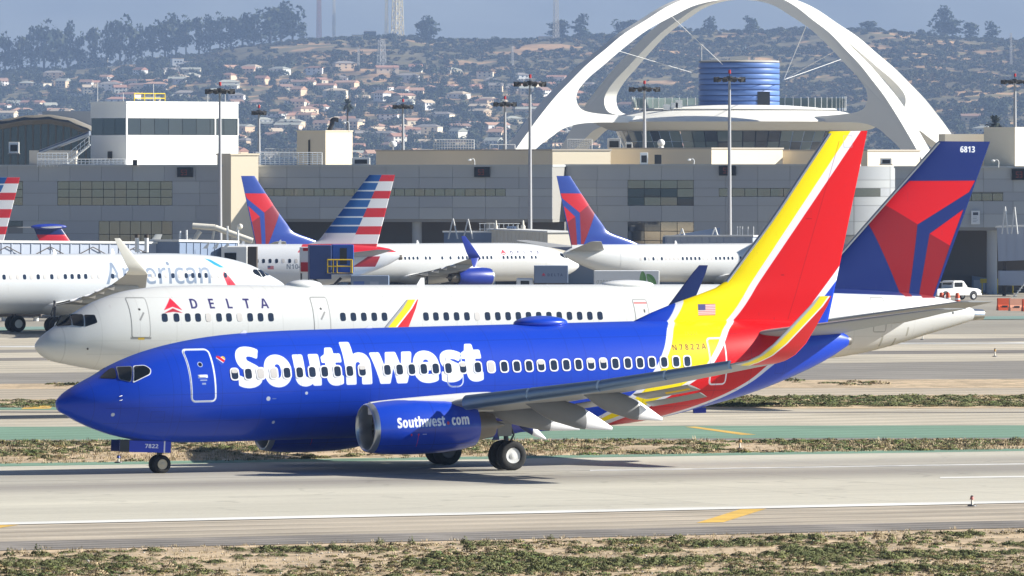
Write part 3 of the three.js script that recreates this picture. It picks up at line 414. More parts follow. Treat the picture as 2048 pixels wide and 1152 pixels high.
railing('white stepped railing on the roof left of the ramp tower', [at(75, 331, 852), at(135, 331, 852)], 1.4, 8, 5);
railing('long low white railing below the ramp tower', [at(75, 334, 850), at(250, 333, 850)], 0.85, 22, 3);
railing('white railing stack on the roof left of the square stair house', [at(512, 331, 870), at(644, 331, 870)], 1.5, 14, 6);
railing('second white railing behind the roof left of the stair house', [at(530, 316, 905), at(600, 316, 905)], 1.1, 10, 4);
railing('white fence with slats on the middle roof', [at(868, 300, 915), at(948, 300, 915)], 1.25, 15, 4);
railing('low white rail frame on the roof beside the left arch foot', [at(980, 299, 915), at(1030, 299, 915)], 0.6, 3, 1);
railing('white slatted fence under the arch on the roof', [at(1135, 300, 915), at(1184, 300, 915)], 1.3, 10, 5);
// sloping glazed stair next to the tower
{ const t = thing('stair_canopy', 'sloping grey canopy and stair climbing to the ramp tower', 'stair', null), Z = 868; const a = at(78, 300, Z), b = at(178, 262, Z), d = V(0, 0, -5); const rings = [[a, a.clone().add(d), a.clone().add(d).setY(a.y - 0.5), a.clone().setY(a.y - 0.5)], [b, b.clone().add(d), b.clone().add(d).setY(b.y - 0.5), b.clone().setY(b.y - 0.5)]]; mesh('canopy', loft(rings), srgb(150, 160, 176, 0.4, 0.3), t); mesh('wall', box(5.4, 2.0, 5, at(105, 318, Z).x, at(105, 318, Z).y, -Z - 2.6), TM.taupe, t); const s0 = at(135, 325, 856), s1 = at(178, 290, 856), st = []; for (let i = 0; i <= 12; i++) { const p = s0.clone().lerp(s1, i / 12); st.push(box(0.3, 0.12, 1.2, p.x, p.y, p.z)); } st.push(bar(s0.clone().setY(s0.y - 0.1), s1.clone().setY(s1.y - 0.1), 0.12)); mesh('stair_flight', merge(st), TM.steel, t); for (const k of [0.5, 1.0]) mesh('handrail', bar(s0.clone().setY(s0.y + k), s1.clone().setY(s1.y + k), 0.04), TM.rail, t); for (let i = 0; i <= 5; i++) { const p = s0.clone().lerp(s1, i / 5); mesh('baluster', bar(p, p.clone().setY(p.y + 1.0), 0.035), TM.rail, t); } }
// vaulted hall far left
{ const t = thing('vaulted_hall', 'large arched roof hall with dark glass front at the far left', 'building', null), Z = 1120; const P = [[-160, 300], [-60, 258], [0, 240], [50, 231], [100, 229], [140, 236], [178, 252], [215, 275]].map(([x, y]) => at(x, y, Z)); const top = P, bot = P.map((p) => V(p.x, p.y - 1.4, p.z)); const rings = top.map((p, i) => [p, V(p.x, p.y, p.z - 40), V(bot[i].x, bot[i].y, bot[i].z - 40), bot[i]]); mesh('vault_roof', loft(rings), srgb(128, 124, 118, 0.8), t); const sh = new THREE.Shape([...bot.map((p) => new THREE.Vector2(p.x, p.y)), new THREE.Vector2(P[7].x, -2), new THREE.Vector2(P[0].x, -2)]); mesh('glass_wall', new THREE.ExtrudeGeometry(sh, { depth: 0.3, bevelEnabled: false }).translate(0, 0, -Z - 1.5), TM.smoke[1], t); for (let i = 0; i < 24; i++) { const x = lerp(P[0].x + 1, P[7].x - 1, i / 23), k = P.findIndex((p, j) => j < 7 && P[j + 1].x >= x), yy = lerp(bot[k].y, bot[k + 1].y, (x - P[k].x) / (P[k + 1].x - P[k].x)); mesh('mullion', box(0.22, yy + 2, 0.25, x, yy / 2 - 1, -Z - 1.0), srgb(96, 92, 84, 0.7), t); } mesh('back_wall', box(11, 8, 30, at(150, 275, Z).x, at(150, 275, Z).y, -Z - 25), TM.conc[0], t); }
// rooftop units
const unit = (label, px, row, Z, w, h, d, mat, name = 'rooftop_unit') => { const p = at(px, row, Z), t = thing(name, label, 'rooftop unit', null, p.x, p.y, p.z); mesh('housing', new RoundedBoxGeometry(w, h, d, 2, 0.04).translate(0, h / 2, 0), mat, t); mesh('grille', box(w * 0.7, h * 0.55, 0.04, 0, h * 0.5, d / 2 + 0.01), TM.frame, t); mesh('curb', box(w + 0.15, 0.12, d + 0.15, 0, 0.06, 0), TM.taupe, t); return t; };
unit('white box unit on the roof right of the stair house', 722, 331, 880, 2.1, 0.9, 1.4, TM.white); unit('small white stand unit on the roof below the arch', 1288, 331, 866, 0.9, 1.5, 0.8, TM.white); unit('black and white unit beside the stand unit on the roof', 1316, 330, 866, 0.8, 1.2, 0.8, TM.frame); unit('grey box under the arch on the roof storey', 1228, 300, 905, 1.6, 1.4, 1.2, TM.steel); unit('white box beside the grey box on the roof storey', 1258, 300, 905, 0.8, 0.9, 0.8, TM.white); unit('white hood vent on the roof left of the big navy tail', 1772, 330, 872, 1.3, 0.8, 1.1, TM.white); unit('black speaker box on the ramp tower terrace', 270, 333, 848, 0.5, 0.75, 0.5, TM.frame); unit('white frame unit at the far left roof', 28, 308, 880, 1.2, 1.4, 0.6, TM.white); unit('white dome base unit on the roof storey', 1322, 300, 905, 0.7, 0.4, 0.7, TM.white);
// curved-neck roof lamps and small dish
for (const [px, row, Z, h, label] of [[949, 334, 866, 0.95, 'small white gooseneck lamp above the middle gate sign'], [1388, 330, 862, 0.7, 'small white gooseneck lamp on the roof right of centre'], [698, 263, 898, 1.2, 'gooseneck lamp on the square stair house'], [1997, 335, 774, 0.8, 'gooseneck lamp at the right terminal roof']]) { const p = at(px, row, Z), t = thing('roof_lamp', label, 'lamp', null, p.x, p.y, p.z); const curve = new THREE.CatmullRomCurve3([V(0, 0, 0), V(0, h * 0.8, 0), V(-0.15, h, 0), V(-0.5, h * 0.92, 0)]); mesh('neck', new THREE.TubeGeometry(curve, 14, 0.05, 6), TM.white, t); mesh('lamp_head', new THREE.SphereGeometry(0.16, 12, 8).scale(1.3, 0.8, 1).translate(-0.55, h * 0.86, 0), TM.white, t); }
{ const p = at(786, 300, 905), t = thing('satellite_dish', 'small white dish on the middle roof storey', 'dish', null, p.x, p.y, p.z); mesh('dish', new THREE.SphereGeometry(0.55, 18, 8, 0, 6.283, 0, 1.1).rotateX(0.9).translate(0, 0.55, 0), TM.white, t); mesh('mast', bar(V(0, 0, 0), V(0, 0.7, 0), 0.06), TM.steel, t); }
{ const p = at(667, 265, 905), t = thing('exhaust_stack', 'dark crooked exhaust pipe rising from the stair house roof', 'pipe', null, p.x - 0.5, p.y, p.z); mesh('pipe', new THREE.TubeGeometry(new THREE.CatmullRomCurve3([V(-0.2, -0.3, 0), V(0.3, 1.0, 0), V(0.45, 1.55, 0), V(1.1, 1.5, 0)]), 18, 0.28, 8), srgb(38, 40, 46, 0.7), t); mesh('collar', new THREE.CylinderGeometry(0.4, 0.4, 0.15, 12).translate(-0.1, 0.05, 0), TM.frame, t); }
{ const p = at(1322, 300, 903), t = thing('radome', 'white ball radome on the roof storey below the restaurant', 'radome', null, p.x, p.y, p.z); mesh('ball', new THREE.SphereGeometry(0.45, 18, 12).translate(0, 0.85, 0), TM.white, t); mesh('stand', new THREE.CylinderGeometry(0.25, 0.32, 0.5, 12).translate(0, 0.25, 0), TM.white, t); }
// roof ladder on the sunlit storey
{ const t = thing('roof_ladder', 'grey steel stair ladder leaning on the sunlit roof storey', 'ladder', null), a = at(1480, 327, 893), b = at(1516, 327, 893), c = at(1478, 300, 895), d = at(1500, 300, 895), g = []; g.push(bar(b, d, 0.05), bar(b.clone().add(V(-0.5, 0, 0)), d.clone().add(V(-0.5, 0, 0)), 0.05), bar(a, c, 0.05), bar(c, d, 0.05)); for (let i = 1; i < 8; i++) { const p = b.clone().lerp(d, i / 8); g.push(bar(p, p.clone().add(V(-0.5, 0, 0)), 0.035)); } mesh('ladder_frame', merge(g), TM.steel, t); mesh('platform', box(1.4, 0.08, 0.8, c.x + 0.6, c.y, c.z), TM.steel, t); }
// floodlight masts
function floodMast(label, px, rowTop, Z, baseY, headW) {
  const p = at(px, rowTop, Z), t = thing('floodlight_mast', label, 'light pole', 'tall floodlight masts', p.x, baseY, p.z), h = p.y - baseY;
  mesh('pole', new THREE.CylinderGeometry(0.14, 0.3, h, 10).translate(0, h / 2, 0), srgb(176, 176, 178, 0.6, 0.2), t);
  const ring = new THREE.TorusGeometry(headW / 2, 0.09, 6, 24).rotateX(Math.PI / 2).translate(0, h, 0); const hd = mesh('lamp_ring', merge([ring, bar(V(-headW / 2, h, 0), V(headW / 2, h, 0), 0.07), bar(V(0, h, -headW / 2), V(0, h, headW / 2), 0.07), new THREE.CylinderGeometry(0.35, 0.35, 0.5, 10).translate(0, h, 0)]), TM.frame, t);
  for (let i = 0; i < 10; i++) { const a = i / 10 * 6.283; const b = new THREE.BoxGeometry(0.5, 0.36, 0.42); const m = mesh('floodlight', b, TM.frame, hd); m.position.set(Math.cos(a) * headW / 2, h - 0.12, Math.sin(a) * headW / 2); m.rotation.set(0.5, -a + 1.57, 0); }
  mesh('beacon', new THREE.CylinderGeometry(0.14, 0.16, 0.4, 10).translate(0, h + 0.75, 0), srgb(196, 40, 36, 0.4), t); mesh('beacon_stem', new THREE.CylinderGeometry(0.05, 0.05, 0.6, 6).translate(0, h + 0.3, 0), TM.frame, t);
}
floodMast('floodlight mast in front of the white ramp tower', 440, 181, 830, -2.3, 2.9); floodMast('floodlight mast left of the great arch foot', 1060, 166, 828, -2.3, 3.2); floodMast('floodlight mast in front of the blue drum', 1459, 157, 826, -2.3, 3.1); floodMast('floodlight mast under the left half of the arches', 1289, 177, 905, 9, 3.4); floodMast('distant floodlight mast right of the ramp tower', 518, 224, 1000, 6, 1.6); floodMast('distant floodlight mast above the middle roof', 806, 212, 1000, 6, 2.4); floodMast('floodlight mast just left of the arch foot, lamps in a row', 1010, 207, 960, 8, 2.6); floodMast('floodlight mast at the right picture edge', 2030, 162, 945, 8, 3.2);
// ---------------------------------------------------------------- arched landmark building
{
  const t = thing('arched_landmark', 'white landmark with crossing parabolic arches over a saucer restaurant and blue drum', 'landmark', null), Z = 1364, s = F / Z, cx = (1478 - 1024) / s;
  const white = srgb(240, 238, 231, 0.75), under = srgb(226, 222, 210, 0.85);
  const Y = (row) => EYE + (HOR - row) / s;                    // height of a photo row at the centre distance
  // each leg is one plate traced as radius (m) and photo row, thick across its plane
  const out = [[62, 470], [58.5, 400], [55.2, 345], [51.9, 299], [49.4, 268], [46.9, 238], [42.9, 195], [39.4, 164], [35.8, 133], [31.5, 102], [27.1, 70], [22.2, 43], [17.4, 16], [13.9, 2], [9.4, -10], [4.6, -17], [0, -19]];
  const inn = [[0, -2], [5, 1], [10.4, 11], [15.7, 33], [21.8, 62.5], [28, 104], [31.9, 133], [35.1, 156], [37.6, 180], [38.3, 195], [37.9, 213], [36.6, 223], [34.2, 228], [29, 232], [22, 236], [20, 246], [29, 246], [34.2, 246.5], [37.6, 249], [41.1, 258], [43.8, 274], [46.2, 289], [49.5, 318], [53, 360], [57, 470]];
  const fine = (L) => { const c = new THREE.CatmullRomCurve3(L.map(([r, y]) => V(r, y, 0)), false, 'centripetal'); return c.getPoints(L.length * 3); };
  const outline = [...fine(out), ...fine(inn)].map((p) => new THREE.Vector2(p.x, Y(p.y))), faces = THREE.ShapeUtils.triangulateShape(outline, []);
  const half = (q) => lerp(0.85, 1.35, sstep(Y(60), Y(240), q.y)) * (q.y < Y(-5) ? 1.1 : 1);
  const legDirs = [[-Math.cos(36.9 * D2R), Math.sin(36.9 * D2R)], [Math.cos(36.9 * D2R), -Math.sin(36.9 * D2R)], [Math.cos(53.1 * D2R), Math.sin(53.1 * D2R)], [-Math.cos(53.1 * D2R), -Math.sin(53.1 * D2R)]];   // [x, toward viewer]
  for (const [dx, dz] of legDirs) {
    const W = (q, w) => V(cx + dx * q.x - dz * w, q.y, -Z + dz * q.x + dx * w), pos = [], push = (p) => pos.push(p.x, p.y, p.z), n = outline.length;
    for (const f of faces) { for (const i of f) push(W(outline[i], half(outline[i]))); for (const i of [f[2], f[1], f[0]]) push(W(outline[i], -half(outline[i]))); }
    for (let i = 0; i < n - 1; i++) { const A = outline[i], B = outline[i + 1]; if (A.x < 0.05 && B.x < 0.05) continue; const a = W(A, half(A)), b = W(B, half(B)), c = W(A, -half(A)), d = W(B, -half(B)); [a, c, b, b, c, d].forEach(push); }
    mesh('arch_leg', geoOf(pos), white, t);
  }
  // saucer roof, soffit and restaurant glass
  const ring = (pts, n = 96) => { const g = new THREE.LatheGeometry(pts.map(([r, y]) => new THREE.Vector2(Math.max(0.01, r), y)), n); g.translate(cx, 0, -Z); return g; };
  mesh('saucer_roof', ring([[0.5, Y(208)], [9, Y(211)], [14, Y(215)], [19, Y(224)], [23, Y(234)], [26.2, Y(242)], [26.6, Y(244.5)]]), white, t);
  mesh('saucer_soffit', ring([[26.6, Y(244.5)], [26.2, Y(247)], [24.2, Y(258)], [22.6, Y(262)], [10, Y(262)]]), under, t);
  mesh('restaurant_floor', ring([[20.5, Y(306)], [18, Y(312)], [8, Y(316)], [0.5, Y(316)]]), under, t);
  mesh('restaurant_core', ring([[9, Y(262)], [9, -2.3]]), TM.dark, t);
  const nP = 60; for (let i = 0; i < nP; i++) { const a0 = i / nP * 6.283 + 0.004, a1 = (i + 1) / nP * 6.283 - 0.004; const C = (a, r, y) => V(cx + Math.cos(a) * r, y, -Z + Math.sin(a) * r); if (Math.sin((a0 + a1) / 2) < -0.35) continue; for (const [r0, y0, r1, y1, k] of [[20.6, Y(305), 21.5, Y(284), 1], [21.5, Y(283.4), 22.4, Y(263), 0]]) { const g = geoOf([...C(a0, r0, y0).toArray(), ...C(a1, r0, y0).toArray(), ...C(a1, r1, y1).toArray(), ...C(a0, r1, y1).toArray(), ...C(a0, r0 - 0.08, y0).toArray(), ...C(a1, r0 - 0.08, y0).toArray(), ...C(a1, r1 - 0.08, y1).toArray(), ...C(a0, r1 - 0.08, y1).toArray()], [0, 1, 2, 0, 2, 3, 4, 6, 5, 4, 7, 6, 0, 4, 5, 0, 5, 1, 3, 2, 6, 3, 6, 7]).toNonIndexed(); g.computeVertexNormals(); mesh('glass_pane', g, hash2(i, 5 + k) > 0.62 ? TM.smoke[i % 3] : TM.teal[(i + k) % 3], t); } }
  // crescent fascia on the roof at the right
  mesh('roof_crescent', ring([[13, Y(219)], [17.5, Y(217)], [18, Y(222)], [13, Y(226)]], 60), white, t);
  // blue drum: seven courses of curved plates with grooves
  const dr = 81 / s, blue = [srgb(84, 118, 182, 0.5), srgb(78, 112, 176, 0.5), srgb(90, 124, 186, 0.5)];
  const rows = [125, 136, 147, 158, 169, 180, 191, 202, 213];
  for (let i = 0; i < 8; i++) mesh('drum_course', ring([[dr - 0.4, Y(rows[i + 1])], [dr, Y(rows[i + 1]) + 0.04], [dr, Y(rows[i]) - 0.14], [dr - 0.4, Y(rows[i]) - 0.12]], 64), blue[i % 3], t);
  mesh('drum_core', ring([[dr - 0.3, Y(214)], [dr - 0.3, Y(124)]], 48), srgb(52, 80, 140, 0.6), t); mesh('drum_cap', ring([[dr - 0.05, Y(125)], [dr - 0.05, Y(122)], [dr - 0.6, Y(121)], [0.3, Y(120)]], 48), srgb(176, 172, 164, 0.8), t);
  mesh('roof_hatch', box(3.2, 0.7, 2.6, cx, Y(117), -Z), TM.steel, t); mesh('drum_door', box(2.6, 3.0, 0.3, cx + 4.1, Y(207) + 0.6, -Z + dr - 0.85), TM.dark, t);
  mesh('roof_mast', bar(V(cx - 6.8, Y(124), -Z), V(cx - 6.8, Y(92), -Z), 0.07), TM.steel, t);
  // observation deck glass screens
  for (let i = 0; i < 72; i++) { const a = i / 72 * 6.283, r = 19.5; if (Math.sin(a) > -0.05) continue; const g = box(1.5, 1.9, 0.05); place(g, cx + Math.cos(a) * r, Y(205), -Z + Math.sin(a) * r, 0, -a + 1.57); mesh('deck_screen', g, i % 2 ? TM.teal[2] : TM.teal[1], t); mesh('screen_post', bar(V(cx + Math.cos(a + 0.0436) * r, Y(222), -Z + Math.sin(a + 0.0436) * r), V(cx + Math.cos(a + 0.0436) * r, Y(193), -Z + Math.sin(a + 0.0436) * r), 0.06, 5), TM.steel, t); }
  // stays from the arches to the drum and saucer
  const A = (li, r, row) => { const [dx, dz] = legDirs[li]; return V(cx + dx * r, Y(row), -Z + dz * r); };
  for (const [p, q] of [[A(0, 15.7, 34), V(cx - 1, Y(152), -Z + 6)], [A(0, 28, 104), V(cx - 8, Y(148), -Z + 5)], [A(2, 19.5, 52), V(cx + 8, Y(160), -Z + 4)], [A(2, 28, 104), V(cx + 8, Y(160), -Z + 4)], [A(1, 28, 104), V(cx + 8, Y(160), -Z + 4)]]) mesh('stay_cable', bar(p, q, 0.06, 5), TM.steel, t);
  for (const [dx, row, h] of [[-12, 222, 1.4], [-13.4, 221, 1.0], [-11.2, 222, 1.9]]) mesh('roof_unit', box(1.2, h, 1.2, cx + dx, Y(row) + h / 2, -Z + 12), TM.white, t);
}
// ---------------------------------------------------------------- aircraft parts (local axes: x aft from the nose, y up from the wheels, z to port)
const M = {
  white: new THREE.MeshPhysicalMaterial({ specularIntensity: 0.6, color: new THREE.Color().setRGB(0.8, 0.8, 0.79), roughness: 0.35, clearcoat: 0.5, clearcoatRoughness: 0.15 }),
  wingGrey: std(0.36, 0.37, 0.38, 0.5), flapGrey: std(0.28, 0.285, 0.29, 0.55), dark: std(0.02, 0.02, 0.023, 0.6), tyre: std(0.018, 0.018, 0.019, 0.85), hole: std(0.012, 0.012, 0.014, 0.8),
  rim: srgb(205, 190, 160, 0.5, 0.1), hub: std(0.72, 0.72, 0.72, 0.4), metal: std(0.62, 0.64, 0.67, 0.28, 0.9), slat: std(0.2, 0.29, 0.43, 0.3, 0.6), lip: std(0.5, 0.53, 0.57, 0.28, 0.85), nozzle: std(0.2, 0.18, 0.16, 0.45, 0.7),
  strut: std(0.08, 0.08, 0.09, 0.5, 0.3), pane: new THREE.MeshPhysicalMaterial({ color: new THREE.Color().setRGB(0.025, 0.035, 0.06), roughness: 0.12, clearcoat: 1, clearcoatRoughness: 0.05 }),
  blind: srgb(196, 192, 190, 0.6), cockpit: new THREE.MeshPhysicalMaterial({ color: new THREE.Color().setRGB(0.01, 0.013, 0.018), roughness: 0.1, clearcoat: 0.3, clearcoatRoughness: 0.05, specularIntensity: 0.7 }),
  frameWhite: srgb(238, 238, 242, 0.4), navy: srgb(17, 36, 100, 0.35), yellow: srgb(235, 196, 20, 0.5), pylon: srgb(222, 220, 216, 0.45), canoe: std(0.2, 0.205, 0.215, 0.5), black: std(0.01, 0.01, 0.01, 0.7),
};
function foil(n = 14) {
  const o = [];
  const y = (x) => 5 * (0.2969 * Math.sqrt(x) - 0.126 * x - 0.3516 * x * x + 0.2843 * x ** 3 - 0.1036 * x ** 4);
  for (let i = 0; i <= n; i++) { const x = 0.5 * (1 + Math.cos(Math.PI * i / n)); o.push([x, y(x)]); }
  for (let i = 1; i < n; i++) { const x = 0.5 * (1 - Math.cos(Math.PI * i / n)); o.push([x, -y(x) * 0.8]); }
  return o;
}
const FOIL = foil(), FOIL_S = foil(10);
class Body {   // a fuselage given by its top line, bottom line and half width
  constructor({ L, H, top, bot, wid, n = 44 }) { this.L = L; this.H = H; this.top = table(top); this.bot = table(bot); this.wid = table(wid); this.n = n; this.uv = (p) => [p.x / L, p.y / H]; }
  at(a) { const t = this.top(a), b = this.bot(a); return { cy: (t + b) / 2, rv: Math.max(0.004, (t - b) / 2), w: Math.max(0.004, this.wid(a)) }; }
  point(a, c, side, off = 0) {
    const S = (a, c) => { const { cy, rv, w } = this.at(a), s = clamp((c - cy) / rv, -0.995, 0.995); return V(a, c, side * w * Math.sqrt(1 - s * s)); };
    const p = S(a, c); if (!off) return p;
    const e = 0.02, { cy, rv } = this.at(a), ce = c + e > cy + rv * 0.97 ? -e : e;
    const n = S(a + e, c).sub(p).cross(S(a, c + ce).sub(p)).multiplyScalar(Math.sign(ce)); n.normalize(); if (n.z * side < 0) n.negate();
    return p.addScaledVector(n, off);
  }
  geo(tail) {
    const st = []; const L = tail ?? this.L;
    for (let i = 0; i <= 26; i++) st.push(7 * (i / 26) ** 1.9);
    for (let i = 1; i <= 46; i++) st.push(7 + (L - 7) * i / 46);
    st[0] = 0.006;
    const rings = st.map((a) => { const { cy, rv, w } = this.at(a), r = []; for (let j = 0; j < this.n; j++) { const t = 2 * Math.PI * j / this.n; r.push(V(a, cy + rv * Math.sin(t), w * Math.cos(t))); } return r; });
    return loft(rings, { uvOf: this.uv });
  }
  normal(a, c, side) { const e = 0.03, p = this.point(a, c, side), { cy, rv } = this.at(a), ce = c + e > cy + rv * 0.96 ? -e : e, n = this.point(a + e, c, side).sub(p).cross(this.point(a, c + ce, side).sub(p)).multiplyScalar(ce); n.normalize(); if (n.z * side < 0) n.negate(); return n; }
  patch(outline0, side, off, k = 4) {   // a sheet on the skin inside a convex outline of [station, height]
    const outline = []; outline0.forEach((p, i) => { const q = outline0[(i + 1) % outline0.length], m = Math.max(1, Math.ceil(Math.hypot(q[0] - p[0], q[1] - p[1]) / 0.14)); for (let j = 0; j < m; j++) outline.push([lerp(p[0], q[0], j / m), lerp(p[1], q[1], j / m)]); });
    const n = outline.length, c = outline.reduce((s, p) => [s[0] + p[0] / n, s[1] + p[1] / n], [0, 0]);
    const pos = [], idx = [], uv = [], nor = []; const put = (a, h) => { const p = this.point(a, h, side, off), q = this.normal(a, h, side); pos.push(p.x, p.y, p.z); uv.push(...this.uv(p)); nor.push(q.x, q.y, q.z); };
    put(c[0], c[1]);
    for (let r = 1; r <= k; r++) for (const p of outline) put(lerp(c[0], p[0], r / k), lerp(c[1], p[1], r / k));
    for (let j = 0; j < n; j++) { const j2 = (j + 1) % n; idx.push(0, 1 + j, 1 + j2); for (let r = 0; r < k - 1; r++) { const a = 1 + r * n + j, b = 1 + r * n + j2, d = a + n, e = b + n; idx.push(a, d, b, b, d, e); } }
    const base = pos.length / 3;   // skirt that goes back to the skin, so that the sheet has edges
    for (const [p, o] of [...outline.map((p) => [p, off]), ...outline.map((p) => [p, -0.004])]) { const q = this.point(p[0], p[1], side, o); pos.push(q.x, q.y, q.z); uv.push(...this.uv(q)); const d = V(p[0] - c[0], p[1] - c[1], 0).normalize(); nor.push(d.x, d.y, d.z); }
    for (let j = 0; j < n; j++) { const j2 = (j + 1) % n; idx.push(base + j, base + n + j, base + j2, base + j2, base + n + j, base + n + j2); }
    let area = 0; outline.forEach((p, i) => { const q = outline[(i + 1) % n]; area += p[0] * q[1] - q[0] * p[1]; }); if (area * side < 0) for (let i = 0; i < idx.length; i += 3) { const t = idx[i + 1]; idx[i + 1] = idx[i + 2]; idx[i + 2] = t; }
    const g = geoOf(pos, idx, uv); g.setAttribute('normal', new THREE.Float32BufferAttribute(nor, 3)); return g;
  }
}
function rrect(ca, cc, w, h, r, n = 5, lean = 0) {   // rounded rectangle as [a, c]
  const o = [];
  for (const [sx, sy, a0] of [[1, 1, 0], [-1, 1, 1], [-1, -1, 2], [1, -1, 3]]) for (let i = 0; i <= n; i++) { const t = (a0 + i / n) * Math.PI / 2; const x = sx * (w / 2 - r) + r * Math.cos(t), y = sy * (h / 2 - r) + r * Math.sin(t); o.push([ca + x + lean * y, cc + y]); }
  return o;
}
const smooth = (poly, r = 0.06, n = 3) => { const o = [], m = poly.length; poly.forEach((p, i) => { const a = poly[(i + m - 1) % m], b = poly[(i + 1) % m]; const la = Math.hypot(a[0] - p[0], a[1] - p[1]), lb = Math.hypot(b[0] - p[0], b[1] - p[1]); const A = [lerp(p[0], a[0], Math.min(0.45, r / la)), lerp(p[1], a[1], Math.min(0.45, r / la))], B = [lerp(p[0], b[0], Math.min(0.45, r / lb)), lerp(p[1], b[1], Math.min(0.45, r / lb))]; for (let k = 0; k <= n; k++) { const t = k / n; o.push([(1 - t) ** 2 * A[0] + 2 * t * (1 - t) * p[0] + t * t * B[0], (1 - t) ** 2 * A[1] + 2 * t * (1 - t) * p[1] + t * t * B[1]]); } }); return o; };
const grow = (poly, d) => { const c = poly.reduce((s, p) => [s[0] + p[0] / poly.length, s[1] + p[1] / poly.length], [0, 0]); const w = Math.max(...poly.map((p) => Math.abs(p[0] - c[0]))), h = Math.max(...poly.map((p) => Math.abs(p[1] - c[1]))); return poly.map((p) => [c[0] + (p[0] - c[0]) * (w + d) / w, c[1] + (p[1] - c[1]) * (h + d) / h]); };
// lifting surface from sections { b, le, ch, c, t, cant }; side 1 port, -1 starboard
function surface(secs, side, uvOf, F0 = FOIL) {
  const rings = secs.map((s) => F0.map(([x, y]) => { const g = (s.cant ?? 0) * D2R, th = y * s.t * s.ch, dr = -(x - 0.25) * s.ch * Math.sin((s.inc ?? 1) * D2R); return V(s.le + x * s.ch, s.c + dr * Math.cos(g) + th * Math.cos(g), side * (s.b - th * Math.sin(g))); }));
  return loft(rings, { uvOf, flip: side < 0 });
}
function secAt(secs, b) { let i = 0; while (i < secs.length - 2 && b > secs[i + 1].b) i++; const A = secs[i], B = secs[i + 1], t = (b - A.b) / (B.b - A.b); return { b, le: lerp(A.le, B.le, t), ch: lerp(A.ch, B.ch, t), c: lerp(A.c, B.c, t), t: lerp(A.t, B.t, t) }; }
// upright fin: le(c), te(c) between heights c0 and c1
function finGeo(le, te, c0, c1, thick, uvOf, n = 26) {
  const rings = [];
  for (let i = 0; i <= n; i++) { const c = lerp(c0, c1, i / n), l = le(c), ch = te(c) - l, t = Math.min(thick * ch, 0.62) * (i === n ? 0.75 : 1); rings.push(FOIL.map(([x, y]) => V(l + x * ch, c, y * t))); }
  return loft(rings, { uvOf });
}
function lathe(profile, n = 40) { const g = new THREE.LatheGeometry(profile.map(([x, r]) => new THREE.Vector2(Math.max(r, 0.001), x)), n); g.rotateZ(-Math.PI / 2); g.scale(1, 1, 1); return g; }   // profile of [along x, radius]
function wheelGeo(r, w, rimR) {
  const t = lathe([[-w / 2 * 0.8, rimR], [-w / 2, rimR + 0.05], [-w / 2, r - 0.1], [-w / 2 * 0.75, r - 0.02], [0, r], [w / 2 * 0.75, r - 0.02], [w / 2, r - 0.1], [w / 2, rimR + 0.05], [w / 2 * 0.8, rimR]], 36); t.rotateY(Math.PI / 2);
  const k = lathe([[-w / 2 * 0.86, 0.001], [-w / 2 * 0.9, rimR * 0.3], [-w / 2 * 0.7, rimR * 0.4], [-w / 2 * 0.75, rimR * 0.92], [-w / 2 * 0.86, rimR], [w / 2 * 0.86, rimR], [w / 2 * 0.75, rimR * 0.92], [w / 2 * 0.7, rimR * 0.4], [w / 2 * 0.9, rimR * 0.3], [w / 2 * 0.86, 0.001]], 30); k.rotateY(Math.PI / 2);
  return [t, k];
}
function gear(name, root, a, wheels, r, w, rimR, strut, hubMat) {   // wheels: list of z
  const zc = wheels.reduce((s, z) => s + z, 0) / wheels.length;
  const leg = mesh(name, merge([bar(V(a, r, zc), V(a - 0.05, strut, zc * 0.97), 0.09, 12), bar(V(a, r, wheels[0]), V(a, r, wheels[wheels.length - 1]), 0.06, 10), bar(V(a, r + 0.25, zc), V(a + 0.28, r + 0.75, zc), 0.04, 8), bar(V(a + 0.28, r + 0.75, zc), V(a, strut - 0.2, zc), 0.04, 8)]), M.strut, root);
  const [t, k] = wheelGeo(r, w, rimR);
  for (const z of wheels) { const ty = mesh('tyre', t, M.tyre, leg); ty.position.set(a, r, z); const rm = mesh('wheel_rim', k, hubMat, leg); rm.position.set(a, r, z); }
  return leg;
}
